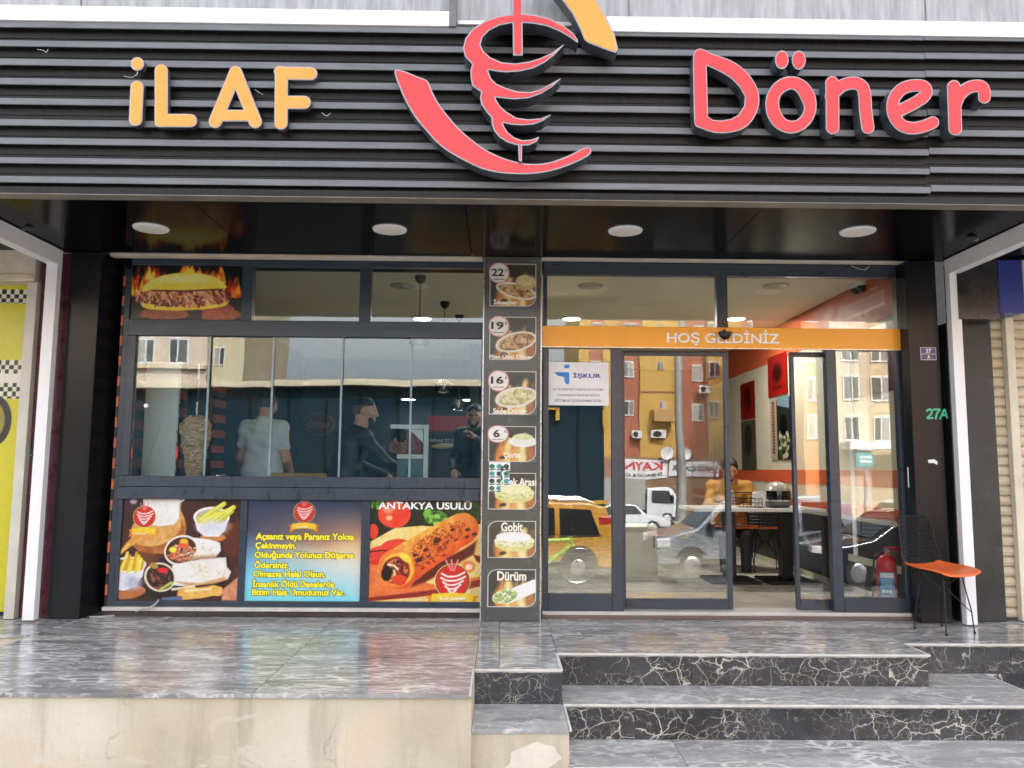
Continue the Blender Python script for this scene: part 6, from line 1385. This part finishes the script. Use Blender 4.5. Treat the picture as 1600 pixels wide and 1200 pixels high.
# low blue market hall
K_Y = -19.0
km = simple('navy_cladding',(.0015,.020,.034),.8,0,.25,.6,spec=.15); kt = thing('blue_market_hall',(-5,K_Y-4,-1.6),'long navy market hall with cream roof edge mirrored in the kitchen panes','building')
kx0,kx1 = mx(120,K_Y),mx(957,K_Y); kz = mz(597,K_Y,500)
box('wall',kx0,kx1-.2,K_Y-8,K_Y,-1.9,kz-.2,km,kt); box('roof_edge',kx0-.3,kx1,K_Y-8.3,K_Y+.35,kz-.2,kz,simple('cream_roof_edge',(.60,.52,.36),.6,0,.12,1.5,dirt=((.3,.18,.1),5,.6,.6)),kt,.02)
for i in range(14): box('panel_joint',kx0+.9+i*1.15,kx0+.98+i*1.15,K_Y+.001,K_Y+.05,-1.6,kz-.22,simple('navy_joint',(.001,.006,.012),.8,spec=.1) if i == 0 else bpy.data.materials['navy_joint'],kt)
ypm = simple('yellow_post_paint',(.6,.33,.03),.5)
for px,a_,b_ in ((871,637,656),(947,640,668)):
    x = mx(px,K_Y); box('yellow_bracket',x-.05,x+.05,K_Y+.051,K_Y+.20,mz(b_,K_Y,900),mz(a_,K_Y,900),ypm,kt)
box('yellow_beam',mx(856,K_Y),mx(870,K_Y),K_Y+.051,K_Y+.20,mz(640,K_Y,900),mz(637,K_Y,900),ypm,kt)
box('yellow_rail',mx(862,K_Y),mx(950,K_Y),K_Y+.201,K_Y+.26,mz(782,K_Y,900)-.05,mz(782,K_Y,900)+.05,bpy.data.materials['yellow_post_paint'],kt)

# ---- vehicles
GLS = simple('dark_car_glass',(.012,.014,.016),.05,0,.1); TYR = MAT['darkrubber']; RIM = simple('alloy_rim',(.5,.5,.52),.3,.7); BLK = MAT['blackplastic']; TAIL = simple('red_tail_lens',(.45,.02,.02),.15); HEAD = simple('clear_head_lens',(.65,.66,.68),.1); AMB = simple('amber_lens',(.75,.30,.03),.2)
def vehicle(X0,Yc,prof,w,belt,wins,wheels,r,paint,label,cat,tails=(),heads=(),extra=None,flip=False,tumble=.13):
    zg = ground_z(Yc); L = max(p[0] for p in prof); ztop = max(p[1] for p in prof)
    sx = (lambda x: X0+L-x) if flip else (lambda x: X0+x)
    side = lambda z: w/2*(1-tumble*max(0,(z-belt))/(ztop-belt))
    t = thing('parked_'+cat.replace(' ','_'),(X0+L/2,Yc,zg),label,cat)
    bm = bmesh.new(); n = len(prof); vs = []
    for s in (-1,1): vs.append([bm.verts.new((x,s*side(z),z)) for x,z in prof])
    bm.faces.new(vs[0]); bm.faces.new(vs[1][::-1])
    for i in range(n): bm.faces.new((vs[0][i],vs[0][(i+1)%n],vs[1][(i+1)%n],vs[1][i]))
    bmesh.ops.recalc_face_normals(bm,faces=bm.faces[:]); bmesh.ops.bevel(bm,geom=bm.edges[:],offset=.055,segments=3,affect='EDGES',profile=.6,clamp_overlap=True)
    bm.verts.index_update(); m = MB(); m.add([(sx(q.co.x),Yc+q.co.y,zg+q.co.z) for q in bm.verts],[[q.index for q in f.verts] for f in bm.faces]); bm.free()
    b = m.build('body',paint,t,True)
    for poly in wins:
        for s in (-1,1):
            v = [(sx(x),Yc+s*(side(z)+.006),zg+z) for x,z in poly]; v2 = [(p[0],p[1]-s*.02,p[2]) for p in v]; k = len(v)
            mesh_obj('side_window',v+v2,[tuple(range(k)),tuple(range(2*k-1,k-1,-1))]+[(i,(i+1)%k,k+(i+1)%k,k+i) for i in range(k)],GLS,t)
    for xw in wheels:
        for s in (-1,1):
            cc = (sx(xw),Yc+s*(w/2-.10),zg+r); q = MB().lathe([(r*.62,-.10),(r*.93,-.11),(r,-.07),(r,.07),(r*.93,.11),(r*.62,.10)],cc,24,'y').build('wheel',TYR,t,True)
            MB().lathe([(.03,.118),(r*.3,.112),(r*.58,.102),(r*.62,.09),(r*.62,-.09)],(0,0,0),20,'y').xform(lambda p: np.array([cc[0]+p[0],cc[1]+s*p[1],cc[2]+p[2]])).build('rim',RIM,q,True)
    for (x0,x1,z0,z1,mm,nm) in tails:
        for s in (-1,1): box(nm,min(sx(x0),sx(x1)),max(sx(x0),sx(x1)),Yc+s*(side(z1)-.16),Yc+s*(side(z1)+.012),zg+z0,zg+z1,mm,t,.02)
    if extra: extra(t,sx,Yc,zg,side)
    return t
def screens(front,rear):
    def ex(t,sx,Yc,zg,side):
        for nm,(a,b) in (('windscreen',front),('rear_window',rear)):
            (xa,za),(xb,zb) = a,b; d = np.array([zb-za,-(xb-xa)]); d = d/np.linalg.norm(d)*.012*(-1 if nm == 'windscreen' else 1)
            if nm == 'windscreen' and d[0] > 0: d = -d
            if nm == 'rear_window' and d[0] < 0: d = -d
            v = [(sx(xa+d[0]),Yc-side(za)*.88,zg+za+d[1]),(sx(xa+d[0]),Yc+side(za)*.88,zg+za+d[1]),(sx(xb+d[0]),Yc+side(zb)*.88,zg+zb+d[1]),(sx(xb+d[0]),Yc-side(zb)*.88,zg+zb+d[1])]; mesh_obj(nm,v,[(0,1,2,3)],GLS,t)
    return ex
VAN = [(.05,.30),(0,.55),(.10,.88),(.90,1.10),(1.55,1.72),(1.85,1.82),(3.9,1.83),(4.25,1.72),(4.42,1.05),(4.40,.32)]
vw = [[(1.15,1.12),(1.68,1.66),(2.10,1.68),(2.10,1.08)],[(2.18,1.08),(2.18,1.68),(3.15,1.68),(3.15,1.06)],[(3.23,1.06),(3.23,1.68),(3.92,1.66),(4.12,1.08)]]
def vanex(rail,k=1.0):
    sc_ = screens(((.92,1.13*k),(1.54,1.70*k)),((4.40,1.12*k),(4.26,1.66*k)))
    def ex(t,sx,Yc,zg,side):
        sc_(t,sx,Yc,zg,side)
        for s in (-1,1):
            if rail: MB().tube([(sx(1.9),Yc+s*.66,zg+1.82*k),(sx(2.1),Yc+s*.68,zg+1.89*k),(sx(3.8),Yc+s*.68,zg+1.89*k),(sx(4.0),Yc+s*.66,zg+1.81*k)],.022,6).build('roof_rail',MAT['steel'],t,True)
            box('mirror',min(sx(1.15),sx(1.35)),max(sx(1.15),sx(1.35)),Yc+s*.90,Yc+s*1.06,zg+1.08,zg+1.26,BLK,t,.03)
            box('door_handle',min(sx(2.0),sx(2.15)),max(sx(2.0),sx(2.15)),Yc+s*.905,Yc+s*.925,zg+.98,zg+1.02,BLK,t,.008)
            box('sill_trim',min(sx(.95),sx(3.3)),max(sx(.95),sx(3.3)),Yc+s*.89,Yc+s*.915,zg+.33,zg+.46,BLK,t,.02)
            for xw in (.78,3.62): MB().lathe([(.37,-.004),(.40,-.004),(.40,.008),(.37,.008)],(sx(xw),Yc+s*.895,zg+.31),24,'y').build('wheel_arch',BLK,t)
    return ex
VANL = [(x,z*.90) for x,z in VAN]; vwl = [[(x,z*.90) for x,z in p] for p in vw]
yv = mx(955,-11.2,840)
vehicle(yv-4.42,-11.2,VANL,1.80,.95,vwl,(.78,3.62),.31,simple('taxi_yellow_paint',(.56,.27,.03),.25,0,.04,1,coat=.5),'yellow van mirrored in the left fixed door pane','van',tails=((4.10,4.44,.86,1.36,TAIL,'tail_light'),(.02,.22,.70,.86,HEAD,'headlight')),extra=vanex(True,.90))
gv_ = mx(1019,-12.6,840)
vehicle(gv_,-12.6,VAN,1.82,1.05,vw,(.78,3.62),.31,simple('blue_grey_car_paint',(.27,.30,.34),.22,.2,.05,1,coat=.5),'blue grey van mirrored in the left sliding door leaf','van',tails=((4.25,4.43,.90,1.25,TAIL,'tail_light'),(.02,.30,.68,.88,HEAD,'headlight'),(.62,.70,.90,.98,AMB,'indicator')),extra=vanex(False))
SED = [(.03,.30),(0,.55),(.12,.74),(1.1,.92),(1.75,1.38),(2.1,1.45),(3.0,1.45),(3.75,1.05),(4.3,.98),(4.38,.60),(4.35,.30)]
sw_ = [[(1.38,.95),(1.83,1.35),(2.35,1.38),(2.35,.94)],[(2.43,.94),(2.43,1.38),(2.98,1.38),(3.5,1.02),(3.4,.94)]]
vehicle(mx(1243,-9.6,850),-9.6,SED,1.76,.95,sw_,(.80,3.45),.31,simple('dark_navy_car_paint',(.010,.013,.018),.2,0,.1,1,coat=.5),'dark navy car mirrored low in the right panes','car',tails=((4.2,4.39,.72,.90,TAIL,'tail_light'),(.03,.25,.62,.76,HEAD,'headlight')),extra=screens(((1.12,.95),(1.73,1.36)),((3.70,1.09),(3.05,1.42))))
wx = mx(1046,-34.0,810); wpaint = simple('white_car_paint',(.72,.73,.74),.22,0,.03,1,coat=.5)
vehicle(wx-4.38,-34.0,SED,1.74,.95,sw_,(.80,3.45),.31,wpaint,'white car mirrored behind the blue grey van','car',tails=((4.2,4.39,.72,.90,TAIL,'tail_light'),(.03,.25,.62,.76,HEAD,'headlight')),extra=screens(((1.12,.95),(1.73,1.36)),((3.70,1.09),(3.05,1.42))),flip=True)
TRK = [(.05,.45),(.0,.9),(.08,1.25),(.55,2.10),(.75,2.2),(1.9,2.2),(1.95,.5)]
tx = mx(1063,-42.0,790)
def trex(t,sx,Yc,zg,side):
    screens(((.10,1.28),(.53,2.04)),((1.955,1.3),(1.955,1.9)))(t,sx,Yc,zg,side)
    a,b = sorted((sx(2.1),sx(6.2))); box('cargo_box',a,b,Yc-1.0,Yc+1.0,zg+.85,zg+2.75,simple('grey_cargo_box',(.34,.33,.30),.6,0,.1,1),t,.02); box('chassis',min(sx(.4),sx(6.1)),max(sx(.4),sx(6.1)),Yc-.4,Yc+.4,zg+.5,zg+.84,BLK,t); box('mirror',min(sx(.5),sx(.62)),max(sx(.5),sx(.62)),Yc+1.0,Yc+1.2,zg+1.4,zg+1.75,BLK,t,.02)
vehicle(tx-6.2+4.25-.0,-42.0,TRK,1.95,1.2,[[(.42,1.28),(.72,2.0),(1.6,2.02),(1.6,1.28)]],(.85,4.9-.0),.36,wpaint,'white truck with grey cargo box mirrored in the left door leaf','truck',tails=((.02,.2,.72,.92,HEAD,'headlight'),),extra=trex,flip=True,tumble=.1) if False else None
def truck():
    # cab faces +X: local x runs from the nose backwards
    vehicle(tx-1.95,-42.0,TRK,1.95,1.2,[[(.42,1.28),(.72,2.0),(1.6,2.02),(1.6,1.28)]],(.85,),.36,wpaint,'white truck with grey cargo box mirrored in the left door leaf','truck',tails=((.02,.2,.72,.92,HEAD,'headlight'),),extra=trex,flip=True,tumble=.1)
truck()
vehicle(mx(1318,-21.0,780),-21.0,VAN,1.82,1.05,vw,(.78,3.62),.31,wpaint,'white van mirrored in the right fixed pane','van',tails=((4.25,4.43,.90,1.25,TAIL,'tail_light'),(.02,.30,.68,.88,HEAD,'headlight')),extra=vanex(True))
# ---- bicycle
b_Y = -7.9; bz = ground_z(b_Y); bw = mir(905,905,b_Y)[0]
bi = thing('bicycle',(bw-.5,b_Y,bz),'lime framed bicycle mirrored in the left fixed door pane','bicycle'); lime = simple('lime_bike_paint',(.52,.72,.06),.3,0,.03)
P3 = lambda x,z,y=0: (bw+x,b_Y+y,bz+z)
for x in (0,-1.05):
    w_ = MB().tube([P3(x+.33*math.cos(a),.35+.33*math.sin(a)) for a in np.linspace(0,2*math.pi,33)[:-1]],.019,8,closed=True).build('wheel',TYR,bi,True)
    MB().tube([P3(x+.305*math.cos(a),.35+.305*math.sin(a)) for a in np.linspace(0,2*math.pi,33)[:-1]],.010,6,closed=True).build('rim',MAT['steel'],w_,True)
    m = MB()
    for k in range(14): a = k*2*math.pi/14; m.tube([P3(x,.35),P3(x+.3*math.cos(a),.35+.3*math.sin(a))],.0018,4)
    m.build('spokes',MAT['steel'],w_)
m = MB()
for a,b in (((-.16,.80),(-.62,.78)),((-.14,.74),(-.60,.34)),((-.66,.86),(-.60,.34)),((-.60,.34),(-1.05,.35)),((-.64,.74),(-1.05,.35)),((-.17,.86),(-.12,.68))): m.tube([P3(*a),P3(*b)],.034,8)
m.build('frame',lime,bi,True); MB().tube([P3(-.13,.70),P3(-.06,.5),P3(0,.35)],.014,8).build('fork',BLK,bi,True); MB().tube([P3(-.10,.98,-.30),P3(-.14,1.0,-.1),P3(-.15,1.0),P3(-.14,1.0,.1),P3(-.10,.98,.30)],.013,8).build('handlebar',BLK,bi,True); MB().tube([P3(-.17,.86),P3(-.15,1.0)],.014,8).build('stem',BLK,bi,True)
MB().tube([P3(-.66,.84),P3(-.68,.96)],.013,8).build('seat_post',MAT['steel'],bi,True); MB().tube([P3(-.82,.97),P3(-.74,.985),P3(-.62,.975),P3(-.54,.96)],[.07,.075,.03,.015],10).build('saddle',BLK,bi,True)
MB().lathe([(.09,-.004),(.10,0),(.09,.004)],P3(-.60,.34,.03),24,'y').build('chainring',BLK,bi); MB().tube([P3(-.60,.34,.05),P3(-.52,.19,.06)],.01,6).tube([P3(-.60,.34,-.05),P3(-.68,.49,-.06)],.01,6).build('crank',MAT['steel'],bi)
MB().tube([P3(-.62,.3,.06),P3(-.75,.005,.16)],.008,6).build('kick_stand',BLK,bi)
# ---- utility pole and bare trees
pz = ground_z(-17.5); px_ = mx(1066,-17.5,640)
up = thing('utility_pole',(px_,-17.5,pz),'grey metal utility pole mirrored in the left door leaf','pole')
MB().tube([(px_,-17.5,pz),(px_,-17.5,pz+1.6),(px_,-17.5,pz+9)],[.16,.15,.10],14).build('shaft',simple('galvanised_steel',(.42,.40,.36),.5,.4,.2,2,(1,1,.3)),up,True); box('base',px_-.26,px_+.26,-17.76,-17.24,pz-.02,pz+1.15,simple('pale_concrete',(.42,.40,.34),.8,0,.15,2),up,.02); MB().tube([(px_,-17.5,pz+8.6),(px_+1.0,-17.3,pz+8.9)],.04,6).build('arm',MAT['steel'],up)
bark = simple('bare_bark',(.05,.038,.03),.9,0,.3,10)
def bare_tree(x,Y,H_,seed,label):
    r = random.Random(seed); zg = ground_z(Y); t = thing('bare_tree',(x,Y,zg),label,'tree','bare street trees'); trunk = MB(); br = MB()
    def grow(mb,p,d,L,rad,dep):
        q = p+d*L; mid = (p+q)/2+np.array([r.uniform(-1,1),r.uniform(-1,1),0])*L*.06; mb.tube([p,mid,q],[rad,rad*.85,rad*.68],5 if dep else 8)
        if dep >= 5: return
        for k in range(3 if dep < 3 else 2):
            e = d+np.array([r.uniform(-.75,.75),r.uniform(-.75,.75),r.uniform(-.1,.45)]); e /= np.linalg.norm(e); grow(br,q if k else p+d*L*.75,e,L*r.uniform(.62,.82),rad*.6,dep+1)
    grow(trunk,np.array([x,Y,zg-.05]),np.array([0.02,0,1.]),H_*.3,H_*.022,0); trunk.build('trunk',bark,t,True); br.build('crown',bark,t)
bare_tree(mx(1124,-30.0,700),-30.0,5.4,5,'bare tree mirrored beside the right shop sign'); bare_tree(mx(872,-70.0,560),-70.0,15,9,'bare tree top mirrored above the market hall')
